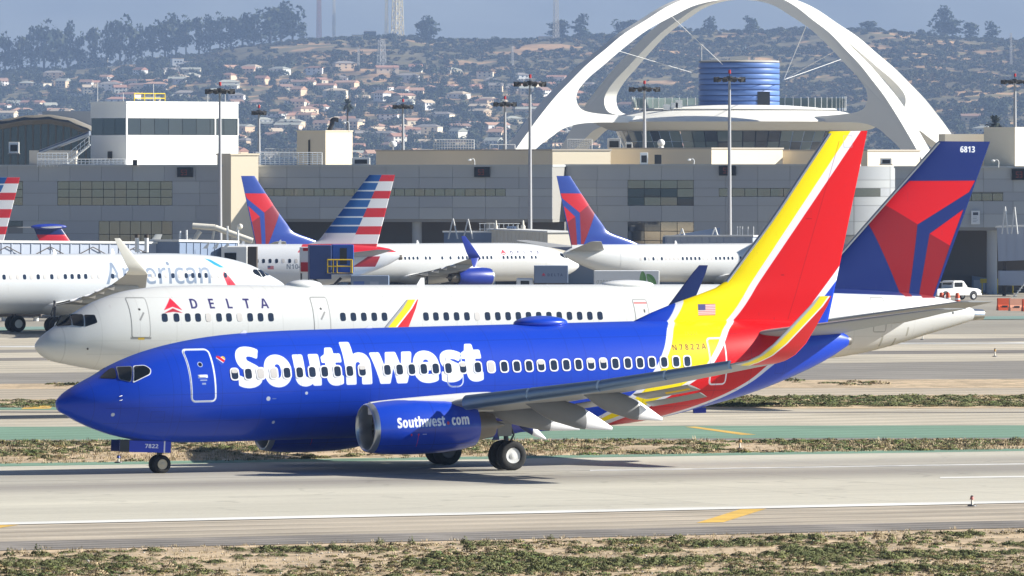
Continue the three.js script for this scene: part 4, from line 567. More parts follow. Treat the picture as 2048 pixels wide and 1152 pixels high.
// engine at (front station, centre height, z): cowl with lip, fan, nozzle
function engine(root, x0, cy, z, R, len, cowlMat, { uvOf, lipMat = M.lip, flat = 0.93, strake = 0 } = {}) {
  const sq = (g) => { const p = g.attributes.position; for (let i = 0; i < p.count; i++) { const y = p.getY(i); if (y < 0) p.setY(i, y * flat); } g.computeVertexNormals(); return g; };
  const g = sq(lathe([[0.22, R * 0.94], [0.6, R * 0.99], [1.1, R * 1.03], [1.8, R * 1.05], [len * 0.7, R * 1.02], [len * 0.88, R * 0.93], [len, R * 0.8], [len - 0.05, R * 0.77]], 56));
  const p = g.attributes.position, uv = []; for (let i = 0; i < p.count; i++) uv.push(p.getX(i) / len, p.getY(i) / (2.2 * R) + 0.5); g.setAttribute('uv', new THREE.Float32BufferAttribute(uv, 2));
  const eng = mesh('engine_nacelle', g, cowlMat, root); eng.position.set(x0, cy, z);
  mesh('inlet_lip', sq(lathe([[0.6, R * 0.76], [0.3, R * 0.775], [0.1, R * 0.8], [0.0, R * 0.85], [0.04, R * 0.9], [0.12, R * 0.925], [0.222, R * 0.942]], 56)), lipMat, eng);
  const fan = [lathe([[0.72, R * 0.77], [0.73, 0.01]], 40)];
  const spin = [lathe([[0.35, 0.005], [0.45, R * 0.12], [0.7, R * 0.26]], 24)];
  for (let k = 0; k < 24; k++) { const b = new THREE.BoxGeometry(0.03, R * 0.52, R * 0.15); b.rotateY(0.7); b.translate(0.66, R * 0.5, 0); b.rotateX(k * Math.PI / 12); fan.push(b); }
  mesh('inlet_duct', sq(lathe([[0.55, R * 0.765], [0.95, R * 0.77]], 40)), M.nozzle, eng);
  mesh('fan', merge(fan), M.nozzle, eng); mesh('spinner', merge(spin), M.dark, eng);
  mesh('exhaust_nozzle', lathe([[len - 0.5, R * 0.68], [len, R * 0.58], [len + 0.45, R * 0.5], [len + 0.8, R * 0.43], [len + 0.8, R * 0.38], [len + 0.2, R * 0.36]], 36), M.nozzle, eng);
  mesh('exhaust_cone', lathe([[len + 0.3, R * 0.3], [len + 0.8, R * 0.24], [len + 1.3, 0.02]], 24), M.nozzle, eng);
  if (strake) { const s = new THREE.Shape([new THREE.Vector2(0, 0), new THREE.Vector2(0.9, 0), new THREE.Vector2(0.85, 0.3), new THREE.Vector2(0.7, 0.32)]); const sg = new THREE.ExtrudeGeometry(s, { depth: 0.03, bevelEnabled: false }); sg.rotateX(strake * 0.9); sg.translate(0.7, R * 0.62, strake * R * 0.75); mesh('strake', sg, M.pylon, eng); }
  return eng;
}
function pylon(root, x0, x1, y0, y1, z, w, mat) {
  const rings = []; for (let i = 0; i <= 12; i++) { const t = i / 12, x = lerp(x0, x1, t), top = lerp(y0, y1, Math.min(1, t * 1.15) ** 0.8) , bot = y0 - 0.45, hw = w * (0.25 + 0.75 * Math.sin(Math.PI * Math.min(1, t * 0.62 + 0.06))); rings.push([V(x, bot, z - hw), V(x, top - 0.07, z - hw), V(x, top, z - hw * 0.5), V(x, top, z + hw * 0.5), V(x, top - 0.07, z + hw), V(x, bot, z + hw)]); }
  return mesh('engine_pylon', loft(rings), mat, root);
}
function canoe(root, a0, c0, a1, c1, b, w, h, matBody, matTip, tipFrac = 0.76) {   // flap track fairing with a pale tail tip
  const ring = (t) => { const x = lerp(a0, a1, t), y = lerp(c0, c1, t ** 1.25), s = Math.max(0.04, Math.sin(Math.PI * Math.min(0.5, t * 1.4)) * (t > 0.6 ? 1 - ((t - 0.6) / 0.4) ** 1.15 * 0.86 : 1)), r = []; for (let j = 0; j < 14; j++) { const q = 2 * Math.PI * j / 14; r.push(V(x, y + h * s * Math.sin(q), b + w * s * Math.cos(q))); } return r; };
  const A = [], B = []; for (let i = 0; i <= 14; i++) A.push(ring(tipFrac * i / 14)); for (let i = 0; i <= 8; i++) B.push(ring(lerp(tipFrac, 1, i / 8)));
  const f = mesh('flap_track_fairing', loft(A), matBody, root); mesh('fairing_tip', loft(B), matTip, f); return f;
}
function windows(body, root, stations, c, side, { w = 0.25, h = 0.36, frame = 0.05, lean = 0, frameMat = M.frameWhite, shades = {}, only = false } = {}) {
  stations.forEach((a, i) => {
    const pane = rrect(a, c, w, h, 0.09, 3, lean), half = shades[i];
    const win = mesh('window', only ? body.patch(pane, side, 0.008, 2) : body.patch(grow(pane, frame), side, 0.012, 3), only ? (half ? M.blind : M.pane) : frameMat, root);
    if (!only) { mesh('pane', body.patch(half === 1 ? pane : pane, side, 0.018, 3), half === 1 ? M.blind : M.pane, win); if (half === 2) mesh('window_shade', body.patch(rrect(a + lean * h * 0.3, c + h * 0.3, w, h * 0.4, 0.06, 2, lean), side, 0.022, 2), M.blind, win); }
  });
}
function blade(root, a, y, h, ch, mat, z = 0) { const s = new THREE.Shape([new THREE.Vector2(0, 0), new THREE.Vector2(ch, 0), new THREE.Vector2(ch * 0.95, h), new THREE.Vector2(ch * 0.55, h)]); const g = new THREE.ExtrudeGeometry(s, { depth: 0.03, bevelEnabled: false }); g.translate(a, y, z - 0.015); return mesh('antenna', g, mat, root); }
function poly(ctx, pts, color) { ctx.fillStyle = color; ctx.beginPath(); pts.forEach((p, i) => i ? ctx.lineTo(p[0], p[1]) : ctx.moveTo(p[0], p[1])); ctx.closePath(); ctx.fill(); }
// grime of a working airframe: fine streaks and blotches, printed over the paint
function grime(ctx, w, h, amount, n = 260) { for (let i = 0; i < n; i++) { ctx.fillStyle = `rgba(${60 + 60 * rnd() | 0},${60 + 50 * rnd() | 0},${60 + 40 * rnd() | 0},${amount * rnd()})`; const x = rnd() * w, y = rnd() * h; ctx.fillRect(x, y, 1 + rnd() * 2, 3 + rnd() * 16); } }
const stretch = (t, p1, d1, p2, d2) => t.map(([a, v]) => [a + (a > p1 ? d1 : 0) + (a > p2 ? d2 : 0), v]);
const T737 = {
  top: [[0, 2.8], [0.05, 2.98], [0.15, 3.08], [0.35, 3.24], [0.94, 3.56], [1.72, 3.93], [2.15, 4.17], [3.05, 4.52], [3.68, 4.70], [4.47, 4.88], [5.65, 5.07], [6.64, 5.17], [8.03, 5.24], [9.62, 5.27], [14, 5.28], [24, 5.28], [27.5, 5.26], [30, 5.12], [31.4, 4.9], [32.15, 4.55]],
  bot: [[0, 2.78], [0.05, 2.62], [0.15, 2.52], [0.35, 2.42], [0.72, 2.2], [1.69, 1.78], [2.37, 1.57], [3.64, 1.35], [5.6, 1.27], [8, 1.26], [18, 1.26], [20, 1.28], [21.75, 1.37], [23.62, 1.55], [25.92, 1.97], [28.03, 2.46], [30.16, 3.17], [31.4, 3.7], [32.15, 4.12]],
  wid: [[0, 0.03], [0.05, 0.2], [0.15, 0.34], [0.35, 0.55], [0.94, 0.92], [1.72, 1.22], [3.05, 1.57], [4.5, 1.77], [6.5, 1.86], [8, 1.88], [20, 1.88], [23.6, 1.78], [26, 1.55], [28, 1.26], [30, 0.86], [31.4, 0.5], [32.15, 0.22]],
};
const FIN_LE737 = table([[4.6, 23.0], [5.2, 23.1], [5.45, 23.6], [5.95, 25.0], [6.3, 26.2], [6.6, 26.95], [7.3, 27.55], [8.96, 28.97], [10.64, 30.26], [12.28, 31.52]]);
const FIN_TE737 = (c) => 31.25 + (c - 4.6) * (33.16 - 31.25) / (12.28 - 4.6);
const wing737 = (tipUp) => [{ b: 1.2, le: 11.0, ch: 7.1, c: 2.0, t: 0.135 }, { b: 1.95, le: 11.35, ch: 6.7, c: 2.12, t: 0.13 }, { b: 5.6, le: 13.45, ch: 4.35, c: 2.62, t: 0.115 }, { b: 11.5, le: 16.5, ch: 2.7, c: 3.25 + tipUp * 0.35, t: 0.105 }, { b: 16.6, le: 19.15, ch: 1.6, c: 3.85 + tipUp, t: 0.1 }];
const winglet737 = (tipUp, base) => [{ b: 16.6, le: 19.15, ch: 1.6, c: 3.85 + tipUp, t: 0.1, cant: 6 }, { b: 17.0, le: 19.42, ch: 1.5, c: 3.95 + tipUp, t: 0.1, cant: 25 }, { b: 17.3, le: 19.75, ch: 1.42, c: 4.16 + tipUp, t: 0.09, cant: 48 }, { b: 17.5, le: 20.2, ch: 1.3, c: 4.55 + tipUp, t: 0.085, cant: 68 }, { b: 17.65, le: 20.85, ch: 1.02, c: 5.2 + tipUp, t: 0.08, cant: 78 }, { b: 17.78, le: 21.5, ch: 0.72, c: 5.85 + tipUp, t: 0.08, cant: 80 }, { b: 17.84, le: 21.85, ch: 0.5, c: 6.2 + tipUp, t: 0.08, cant: 80 }];
const shift = (secs, d) => secs.map((s) => ({ ...s, le: s.le + d }));
// ---------------------------------------------------------------- blue airliner on the runway
const TH = 24.8 * D2R;
function aircraftRoot(name, label, group, px, Z, a0, turnDeg, pitchDeg, g) {   // station a0 stands at photo column px, distance Z
  const o = thing(name, label, 'airliner', group, (px - 1024) / F * Z, g, -Z);
  const q = new THREE.Quaternion().setFromAxisAngle(V(0, 1, 0), turnDeg * D2R).multiply(new THREE.Quaternion().setFromAxisAngle(V(0, 0, 1), pitchDeg * D2R));
  o.quaternion.copy(q); o.position.add(V(-a0, 0, 0).applyQuaternion(q)); return o;
}
function buildSouthwest() {
  const root = aircraftRoot('passenger_airliner', 'bright blue twin-engine airliner with yellow and red tail rolling on the runway', null, 1024 - 1.37 / 278 * F, 278, 16.6, 24.8, 0.83, 0.0);
  const L = 34, H = 13.28, K = 2048 / L, X = (a) => a * K, Y = (c) => 800 - c * K;
  const BLUE = 'rgb(18,64,188)', YEL = 'rgb(252,226,0)', RED = 'rgb(206,0,14)', SIL = 'rgb(226,226,234)';
  const tex = canvasTex(2048, 800, (c) => {
    c.fillStyle = BLUE; c.fillRect(0, 0, 2048, 800);
    const P = (pts) => pts.map(([a, h]) => [X(a), Y(h)]);
    const fillRight = (pts, col) => poly(c, [...P(pts), [2048, 0], [2048, 800], [P(pts)[0][0], 800]], col);
    const sm = (pts) => { const t = table(pts.map(([a, h]) => [h, a])), o = []; for (let h = 0.3; h <= 13.2; h += 0.1) o.push([t(h), h]); return o; };
    const w1a = sm([[17.5, 0.3], [19.8, 1.25], [20.7, 1.6], [21.75, 2.2], [22.5, 2.8], [23.13, 3.45], [23.65, 4.22], [24.1, 4.96], [24.5, 5.3], [24.95, 5.96], [25.5, 6.8], [29.4, 13.2]]);
    const w1b = w1a.map(([a, h]) => [a + (h < 3 ? 0.34 : 0.28), h]);
    const w2a = sm([[18.8, 0.3], [21.2, 1.49], [23.05, 2.22], [25.2, 3.43], [25.85, 4.17], [26.45, 4.91], [26.95, 5.25], [28.0, 6.6], [29.7, 8.79], [30.5, 9.82], [32.42, 12.29], [33.13, 13.2]]);
    const w2b = sm([[19.3, 0.3], [21.75, 1.49], [23.32, 2.18], [25.5, 3.43], [26.14, 4.17], [26.74, 4.91], [27.26, 5.25], [28.37, 6.65], [30.0, 8.69], [30.95, 9.88], [32.87, 12.28], [33.6, 13.2]]);
    const w3a = sm([[20.5, 0.3], [23.25, 1.5], [25.33, 2.08], [26.38, 2.46], [27.44, 2.99], [28.07, 3.45], [29.0, 4.1], [29.71, 4.72], [30.4, 5.5], [31.92, 7.21], [33.6, 9.1], [38, 13.2]]);
    const w3b = sm([[20.7, 0.3], [23.6, 1.5], [25.6, 2.05], [26.6, 2.42], [27.64, 2.95], [28.27, 3.4], [29.25, 4.06], [29.98, 4.7], [30.72, 5.5], [32.28, 7.2], [34, 9.1], [38.6, 13.2]]);
    fillRight(w1a, SIL); fillRight(w1b, YEL); fillRight(w2a, SIL); fillRight(w2b, RED); fillRight(w3a, SIL); fillRight(w3b, BLUE);
    // fin leading edge strip
    // title
    c.fillStyle = c.strokeStyle = 'rgb(250,250,252)';
    c.font = 'bold 113px sans-serif'; c.textBaseline = 'alphabetic'; c.lineJoin = 'round'; c.lineWidth = 7;
    const tw = c.measureText('Southwest').width;
    c.save(); c.translate(X(6.32), Y(3.33)); c.scale((X(16.2) - X(6.32) - 6) / tw, 1.0); c.fillText('Southwest', 3, 0); c.strokeText('Southwest', 3, 0); c.restore();
    // doors, exits
    const outline = (a, h, w, hh, r, lw, col) => { c.strokeStyle = col; c.lineWidth = lw; c.beginPath(); c.roundRect(X(a - w / 2), Y(h + hh / 2), w * K, hh * K, r * K); c.stroke(); };
    outline(5.03, 3.76, 0.92, 1.86, 0.14, 4.2, '#f4f4f8'); outline(25.95, 3.74, 0.72, 1.72, 0.13, 4.2, '#f4f4f8'); outline(15.0, 3.7, 0.62, 1.2, 0.2, 3, '#dfe3f5');
    c.fillStyle = '#e8e8ee'; c.fillRect(X(4.86), Y(3.79), 22, 7); c.fillRect(X(25.85), Y(3.55), 22, 7);
    c.fillStyle = '#9aa4c8'; c.fillRect(X(4.92), Y(3.62), 16, 3); c.fillRect(X(4.98), Y(3.5), 9, 4);
    c.fillStyle = '#101830'; c.beginPath(); c.arc(X(5.02), Y(4.16), 5, 0, 7); c.fill(); c.strokeStyle = '#d5daf0'; c.lineWidth = 1.5; c.stroke();
    // heart by the door
    const hx = X(5.85), hy = Y(4.32); c.save(); c.translate(hx, hy); c.rotate(0.1); c.beginPath(); c.moveTo(0, 11); c.bezierCurveTo(-16, -1, -10, -12, 0, -5); c.bezierCurveTo(10, -12, 16, -1, 0, 11); c.closePath(); c.fillStyle = '#e9e9f0'; c.fill(); c.clip(); c.rotate(0.6); c.fillStyle = '#d81f35'; c.fillRect(-14, -4, 28, 6); c.fillStyle = '#f2b51d'; c.fillRect(-14, -14, 28, 8); c.fillStyle = '#304cb2'; c.fillRect(-14, 4, 28, 12); c.restore();
    // flag
    const fx = X(25.75), fy = Y(5.86), fw = 0.72 * K, fh = 0.42 * K; for (let i = 0; i < 13; i++) { c.fillStyle = i % 2 ? '#f3eef0' : '#c4707e'; c.fillRect(fx, fy + fh * i / 13, fw, fh / 13 + 0.5); } c.fillStyle = '#5b5a94'; c.fillRect(fx, fy, fw * 0.42, fh * 0.54);
    c.fillStyle = '#6a3f30'; c.font = 'bold 18px sans-serif'; c.save(); c.translate(X(24.02), Y(4.2)); c.rotate(-0.01); c.fillText('N 7 8 2 2 A', 0, 0); c.restore();
    c.fillStyle = '#b79a3a'; c.font = '9px sans-serif'; c.fillText('7 8 2 2 A', X(24.75), Y(4.75));
    c.fillStyle = '#c9cede'; for (const [a, h, r] of [[7.55, 2.86, 5], [9.05, 3.02, 3.5], [1.75, 2.42, 4], [7.9, 1.98, 3.5]]) { c.beginPath(); c.arc(X(a), Y(h), r, 0, 7); c.fill(); }
    c.fillStyle = '#6f7fb8'; c.fillRect(X(7.7), Y(2.87), 10, 2);
    c.strokeStyle = 'rgba(20,30,110,0.35)'; c.lineWidth = 1; for (const a of [2.0, 3.9, 11.6, 18.3, 20.4]) { c.beginPath(); c.moveTo(X(a), Y(1.2)); c.lineTo(X(a), Y(5.3)); c.stroke(); } c.beginPath(); c.moveTo(X(3), Y(3.1)); c.lineTo(X(21), Y(3.1)); c.stroke();
    c.fillStyle = 'rgba(60,10,20,0.45)'; c.fillRect(X(30.4), Y(9.0), 16, 1.5); c.fillRect(X(29.3), Y(6.9), 8, 2); c.strokeStyle = '#a9a9b4'; c.lineWidth = 1.2; c.strokeRect(X(32.1), Y(12.1), 22, 26);
    c.strokeStyle = 'rgba(110,0,20,0.5)'; c.beginPath(); c.moveTo(X(31.9), Y(11.9)); c.lineTo(X(29.6), Y(5.2)); c.stroke();
    c.strokeStyle = 'rgba(12,22,80,0.3)'; c.lineWidth = 0.9; for (let a = 1.1; a < 30; a += 1.55) { c.beginPath(); c.moveTo(X(a), Y(1.2)); c.lineTo(X(a), Y(5.3)); c.stroke(); } for (const h of [2.1, 2.65, 4.75]) { c.beginPath(); c.moveTo(X(1.5), Y(h)); c.lineTo(X(27), Y(h)); c.stroke(); }
    for (const [a, h, w, q] of [[3.1, 2.5, 0.5, 0.35], [9.6, 1.9, 0.9, 0.55], [12.6, 2.3, 0.45, 0.3], [19.2, 2.2, 1.0, 0.6], [21.4, 2.5, 0.4, 0.3], [28.6, 3.6, 0.5, 0.4]]) c.strokeRect(X(a), Y(h), w * K, q * K);
    for (let i = 0; i < 70; i++) { const a = rr(2, 29), h = rr(1.3, 2.9), n = rr(0.2, 0.9); c.fillStyle = `rgba(20,20,40,${rr(0.03, 0.1)})`; c.fillRect(X(a), Y(h), n * K, rr(0.6, 1.6)); }
    grime(c, 2048, 800, 0.12, 500);
  });
  const paint = new THREE.MeshPhysicalMaterial({ map: tex, roughness: 0.4, clearcoat: 0.25, clearcoatRoughness: 0.1, specularIntensity: 0.5 });
  const body = new Body({ L, H, ...T737, n: 52 });
  const near = 1;
  mesh('fuselage', body.geo(32.15), paint, root);
  const door = mesh('door', body.patch(rrect(5.03, 3.76, 0.9, 1.84, 0.14, 4), near, 0.01, 6), paint, root);
  mesh('door_handle', body.patch(rrect(5.05, 3.74, 0.3, 0.08, 0.03, 2), near, 0.03, 2), M.frameWhite, door);
  mesh('door', body.patch(rrect(25.95, 3.74, 0.7, 1.7, 0.13, 4), near, 0.01, 6), paint, root).userData.label = 'rear door across the yellow and red stripes';
  mesh('overwing_exit', body.patch(rrect(15.0, 3.7, 0.6, 1.18, 0.2, 4), near, 0.008, 5), paint, root);
  windows(body, root, [6.27, 6.8, 7.28, 7.79, 8.31, 8.81, 9.31, 9.8, 10.31, 10.8, 11.3, 12.3, 12.79, 13.28, 13.76, 14.24, 14.75, 15.34, 15.94, 16.48, 17.01, 17.52, 18.02, 18.51, 19.03, 19.54, 20.04, 20.55, 21.06, 21.56, 22.08, 22.59, 23.09, 23.6, 24.11, 24.59], 3.78, near, { shades: { 0: 2, 2: 1, 3: 1, 10: 2, 17: 2, 19: 1, 23: 2, 27: 2, 28: 2 } });
  for (const s of [1, -1]) {
    const frames = [[[1.98, 4.05], [2.1, 4.09], [1.98, 3.7], [1.5, 3.73]], [[2.17, 4.1], [2.62, 4.12], [2.42, 3.6], [2.06, 3.7]], [[2.7, 4.13], [3.05, 4.15], [3.2, 4.02], [3.14, 3.86], [2.52, 3.59]]];
    frames.forEach((f, i) => { const w = mesh('cockpit_window', body.patch(smooth(i ? grow(f, i === 2 ? 0.05 : 0.03) : f, 0.08), s, 0.012, 6), i ? (i === 2 ? M.frameWhite : M.metal) : M.cockpit, root); if (i) mesh('pane', body.patch(smooth(f, 0.08), s, 0.022, 6), M.cockpit, w); });
  }
  // wings
  for (const s of [1, -1]) {
    const up = s > 0 ? 0.32 : -0.38, secs = wing737(up);
    const wing = mesh('wing', surface(secs, s), M.wingGrey, root);
    const wtex = canvasTex(256, 256, (c) => {   // x chordwise on the tip, by station and height
      c.fillStyle = RED; c.fillRect(0, 0, 256, 256);
      const PX = (a) => (a - 19) / 4 * 256, PY = (h) => 256 - (h - up - 3.6) / 2.8 * 256;
      const leA = [[19.1, 3.6], [19.3, 3.86], [19.55, 4.0], [19.8, 4.16], [20.25, 4.55], [20.9, 5.2], [21.55, 5.85], [21.95, 6.4]];
      poly(c, [...leA.map(([a, h]) => [PX(a + 0.5), PY(h + up)]), [0, 0], [0, 256]], '#f0f0f4');
      poly(c, [...leA.map(([a, h]) => [PX(a + 0.42), PY(h + up)]), [0, 0], [0, 256]], YEL);
      poly(c, [...leA.map(([a, h]) => [PX(a + 0.1), PY(h + up)]), [0, 0], [0, 256]], '#b9bcc2');
    });
    if (s < 0) wtex.wrapS = THREE.ClampToEdgeWrapping;
    mesh('winglet', surface(winglet737(up), s, (p) => [(p.x - 19) / 4, (p.y - up - 3.6) / 2.8], FOIL_S), new THREE.MeshPhysicalMaterial({ map: wtex, roughness: 0.35, clearcoat: 0.4 }), root);
    // slats: curved nose pieces drooped ahead of the leading edge
    for (const [b0, b1] of [[6.05, 8.6], [8.68, 11.4], [11.48, 14.0], [14.08, 16.5]]) {
      const rings = []; for (let i = 0; i <= 6; i++) { const q = secAt(secs, lerp(b0, b1, i / 6)), k = lerp(1.12, 0.62, (q.b - 5.6) / 11), r = []; for (let j = 0; j <= 10; j++) { const t = lerp(0.42, -0.55, j / 10) * Math.PI; r.push(V(q.le - 0.1 * k - 0.2 * k * Math.cos(t), q.c + 0.25 * k * Math.sin(t), s * q.b)); } for (let j = 10; j >= 0; j--) { const t = lerp(0.42, -0.55, j / 10) * Math.PI; r.push(V(q.le - 0.05 * k - 0.13 * k * Math.cos(t), q.c + 0.2 * k * Math.sin(t), s * q.b)); } rings.push(r); }
      mesh('slat', loft(rings, { flip: s < 0 }), M.slat, wing);
    }
    mesh('krueger_flap', loft([2.3, 3.9].map((b) => { const q = secAt(secs, b); return FOIL_S.map(([x, y]) => V(q.le - 0.25 + x * 0.55, q.c - 0.12 - x * 0.05 + y * 0.1, s * b)); }), { flip: s < 0 }), M.slat, wing);
    // flaps lowered behind the trailing edge
    for (const [b0, b1, ch] of [[2.1, 5.4, 0.7], [5.9, 9.3, 0.55], [9.7, 12.6, 0.62]]) for (let e = 0; e < (b0 > 9 ? 2 : 1); e++) {
      const rings = []; for (let i = 0; i <= 4; i++) { const q = secAt(secs, lerp(b0, b1, i / 4)), an = (e ? 30 : 20) * D2R, k = ch * (e ? 0.55 : 0.9), x0 = q.le + q.ch - 0.3 + (e ? ch * 0.78 : 0), y0 = q.c - 0.2 - (e ? ch * 0.46 : 0); rings.push(FOIL_S.map(([x, y]) => V(x0 + x * k * Math.cos(an) + y * 0.13 * k * Math.sin(an), y0 - x * k * Math.sin(an) + y * 0.13 * k * Math.cos(an), s * q.b))); }
      mesh('flap', loft(rings, { flip: s < 0 }), M.flapGrey, wing);
    }
    // flap seal strip in yellow at the outboard flap end, aileron gap hinge
    mesh('flap_seal', loft([11.2, 12.4].map((b) => { const q = secAt(secs, b); return [V(q.le + q.ch - 0.12, q.c - 0.3, s * b), V(q.le + q.ch - 0.08, q.c - 0.24, s * b), V(q.le + q.ch - 0.02, q.c - 0.3, s * b), V(q.le + q.ch - 0.06, q.c - 0.36, s * b)]; })), M.yellow, wing);
    for (const [a0, c0, a1, c1, b, w, h] of [[14.9, 2.35, 18.78, 1.53, 4.5, 0.24, 0.42], [15.5, 2.6, 18.95, 1.6, 6.9, 0.23, 0.44], [16.6, 2.95, 19.72, 2.0, 9.5, 0.22, 0.42]]) canoe(root, a0, c0 + (s < 0 ? -0.15 : 0), a1, c1 + (s < 0 ? -0.15 : 0), s * b, w, h, M.canoe, M.frameWhite, 0.68);
    canoe(root, 17.3, 1.75, 18.55, 1.08, s * 2.05, 0.12, 0.2, M.navy, M.frameWhite, 0.55);
    // engine
    const cy = s > 0 ? 1.78 : 1.52, z = s * 4.83, R = 1.0;
    const ntex = canvasTex(1024, 512, (c) => { c.fillStyle = BLUE; c.fillRect(0, 0, 1024, 512); c.fillStyle = c.strokeStyle = '#fafaff'; c.lineWidth = 5; c.lineJoin = 'round'; const X0 = 0.2 * 1024, W = 0.72 * 1024; c.save(); if (s < 0) { c.translate(1024, 0); c.scale(-1, 1); } c.font = 'bold 112px sans-serif'; const t1 = c.measureText('Southwest').width, sc = W * 0.62 / t1; c.save(); c.translate(s < 0 ? 1024 - X0 - W : X0, 246); c.rotate(-0.02); c.scale(sc, 1); c.fillText('Southwest', 0, 0); c.strokeText('Southwest', 0, 0); c.fillText('com', t1 * 1.13, 0); c.strokeText('com', t1 * 1.13, 0); c.fillStyle = '#d8334a'; c.beginPath(); c.arc(t1 * 1.055, -18, 15, 0, 7); c.fill(); c.restore(); c.restore(); c.fillStyle = '#e23a66'; c.fillRect(330, 300, 12, 18); c.fillRect(395, 300, 16, 14); c.fillRect(400, 310, 4, 100); c.fillStyle = '#aab4e0'; c.fillRect(440, 302, 40, 8); c.strokeStyle = 'rgba(10,20,80,0.5)'; c.lineWidth = 2; c.strokeRect(560, -5, 3, 520); c.strokeRect(-5, 395, 1034, 2); });
    engine(root, 10.05, cy, z, R, 4.25, new THREE.MeshPhysicalMaterial({ map: ntex, roughness: 0.3, clearcoat: 0.5, clearcoatRoughness: 0.12 }), { strake: -s });
    pylon(root, 10.25, 15.0, cy + 0.96, cy + 1.2, z, 0.42, M.pylon);
    // main gear
    gear('main_landing_gear', root, 16.6, [s * 2.5, s * 3.22], 0.56, 0.4, 0.29, 2.2, s > 0 ? M.hub : M.strut);
    mesh('gear_door', box(0.55, 0.55, 0.05, 16.45, 1.55, s * 3.0), M.flapGrey, root);
    // horizontal stabiliser
    mesh('horizontal_stabilizer', surface([{ b: 0.3, le: 27.55, ch: 4.3, c: 4.62, t: 0.09, inc: 0 }, { b: 1.0, le: 28.0, ch: 3.95, c: 4.74, t: 0.09, inc: 0 }, { b: 7.0, le: 32.2, ch: 1.35, c: 5.62, t: 0.085, inc: 0 }, { b: 7.17, le: 32.5, ch: 1.0, c: 5.65, t: 0.05, inc: 0 }], s), M.wingGrey, root);
  }
  // wing to body fairing on the belly
  { const rings = []; for (let i = 0; i <= 24; i++) { const t = i / 24, a = lerp(10.4, 20.2, t), k = Math.sin(Math.PI * t) ** 0.55, r = []; for (let j = 0; j < 24; j++) { const q = 2 * Math.PI * j / 24; r.push(V(a, 1.95 + (Math.sin(q) > 0 ? 0.55 : 0.95) * k * Math.sin(q), 2.0 * k * Math.cos(q))); } rings.push(r); } mesh('wing_root_fairing', loft(rings), srgb(20, 38, 150, 0.4), root); }
  mesh('vertical_fin', finGeo(FIN_LE737, FIN_TE737, 4.7, 12.28, 0.1, body.uv), new THREE.MeshPhysicalMaterial({ map: tex, roughness: 0.5, clearcoat: 0.06, clearcoatRoughness: 0.2, specularIntensity: 0.35 }), root);
  mesh('fin_leading_edge', loft([...Array(11)].map((_, i) => { const c = lerp(6.6, 12.2, i / 10), l = FIN_LE737(c); return [V(l - 0.025, c, 0), V(l + 0.02, c, 0.055), V(l + 0.12, c, 0.115), V(l + 0.12, c, -0.115), V(l + 0.02, c, -0.055)]; })), M.metal, root);
  mesh('tail_cone', lathe([[32.1, 0.2], [32.3, 0.17], [32.32, 0.05]], 20).translate(0, 4.33, 0), M.nozzle, root);
  mesh('tail_skid', box(0.5, 0.2, 0.12, 25.9, 1.86, 0), srgb(20, 38, 150, 0.4), root);
  { const g = new THREE.SphereGeometry(1, 32, 16); g.scale(1.08, 0.27, 0.62); g.translate(19.35, 5.3, 0); mesh('antenna_radome', g, new THREE.MeshPhysicalMaterial({ color: new THREE.Color('rgb(18,64,188)'), roughness: 0.3, clearcoat: 0.6 }), root); }
  blade(root, 7.2, 5.18, 0.12, 0.3, M.frameWhite); blade(root, 12.2, 5.25, 0.1, 0.3, M.frameWhite); blade(root, 17.3, 1.0, 0.25, 0.3, M.navy);
  // nose gear with its door
  gear('nose_landing_gear', root, 4.0, [-0.2, 0.2], 0.345, 0.2, 0.19, 1.5, M.rim).position.y = 0.18;
  const dtex = canvasTex(512, 128, (c) => { c.fillStyle = 'rgb(20,56,190)'; c.fillRect(0, 0, 512, 128); c.fillStyle = '#22242a'; c.fillRect(0, 0, 95, 128); c.fillStyle = '#f4f4f8'; c.fillRect(440, 0, 14, 128); c.font = 'bold 62px sans-serif'; c.fillText('7822', 250, 80); });
  { const g = new THREE.BoxGeometry(2.0, 0.42, 0.03); const nd = mesh('nose_gear_door', g, new THREE.MeshPhysicalMaterial({ map: dtex, roughness: 0.35 }), root); nd.position.set(3.28, 1.2, 0.42); nd.rotation.z = -0.05; const n2 = mesh('nose_gear_door', g, M.navy, root); n2.position.set(3.28, 1.2, -0.42); n2.rotation.z = -0.05; }
  mesh('taxi_light', bar(V(3.88, 1.05, 0), V(3.8, 1.05, 0), 0.08, 12), M.hub, root);
  for (const [a, c] of [[2.05, 2.95], [2.05, 3.1]]) mesh('pitot_probe', bar(body.point(a, c, 1), body.point(a, c, 1).add(V(-0.15, -0.02, 0.1)), 0.015, 6), M.metal, root);
  return root;
}
buildSouthwest();
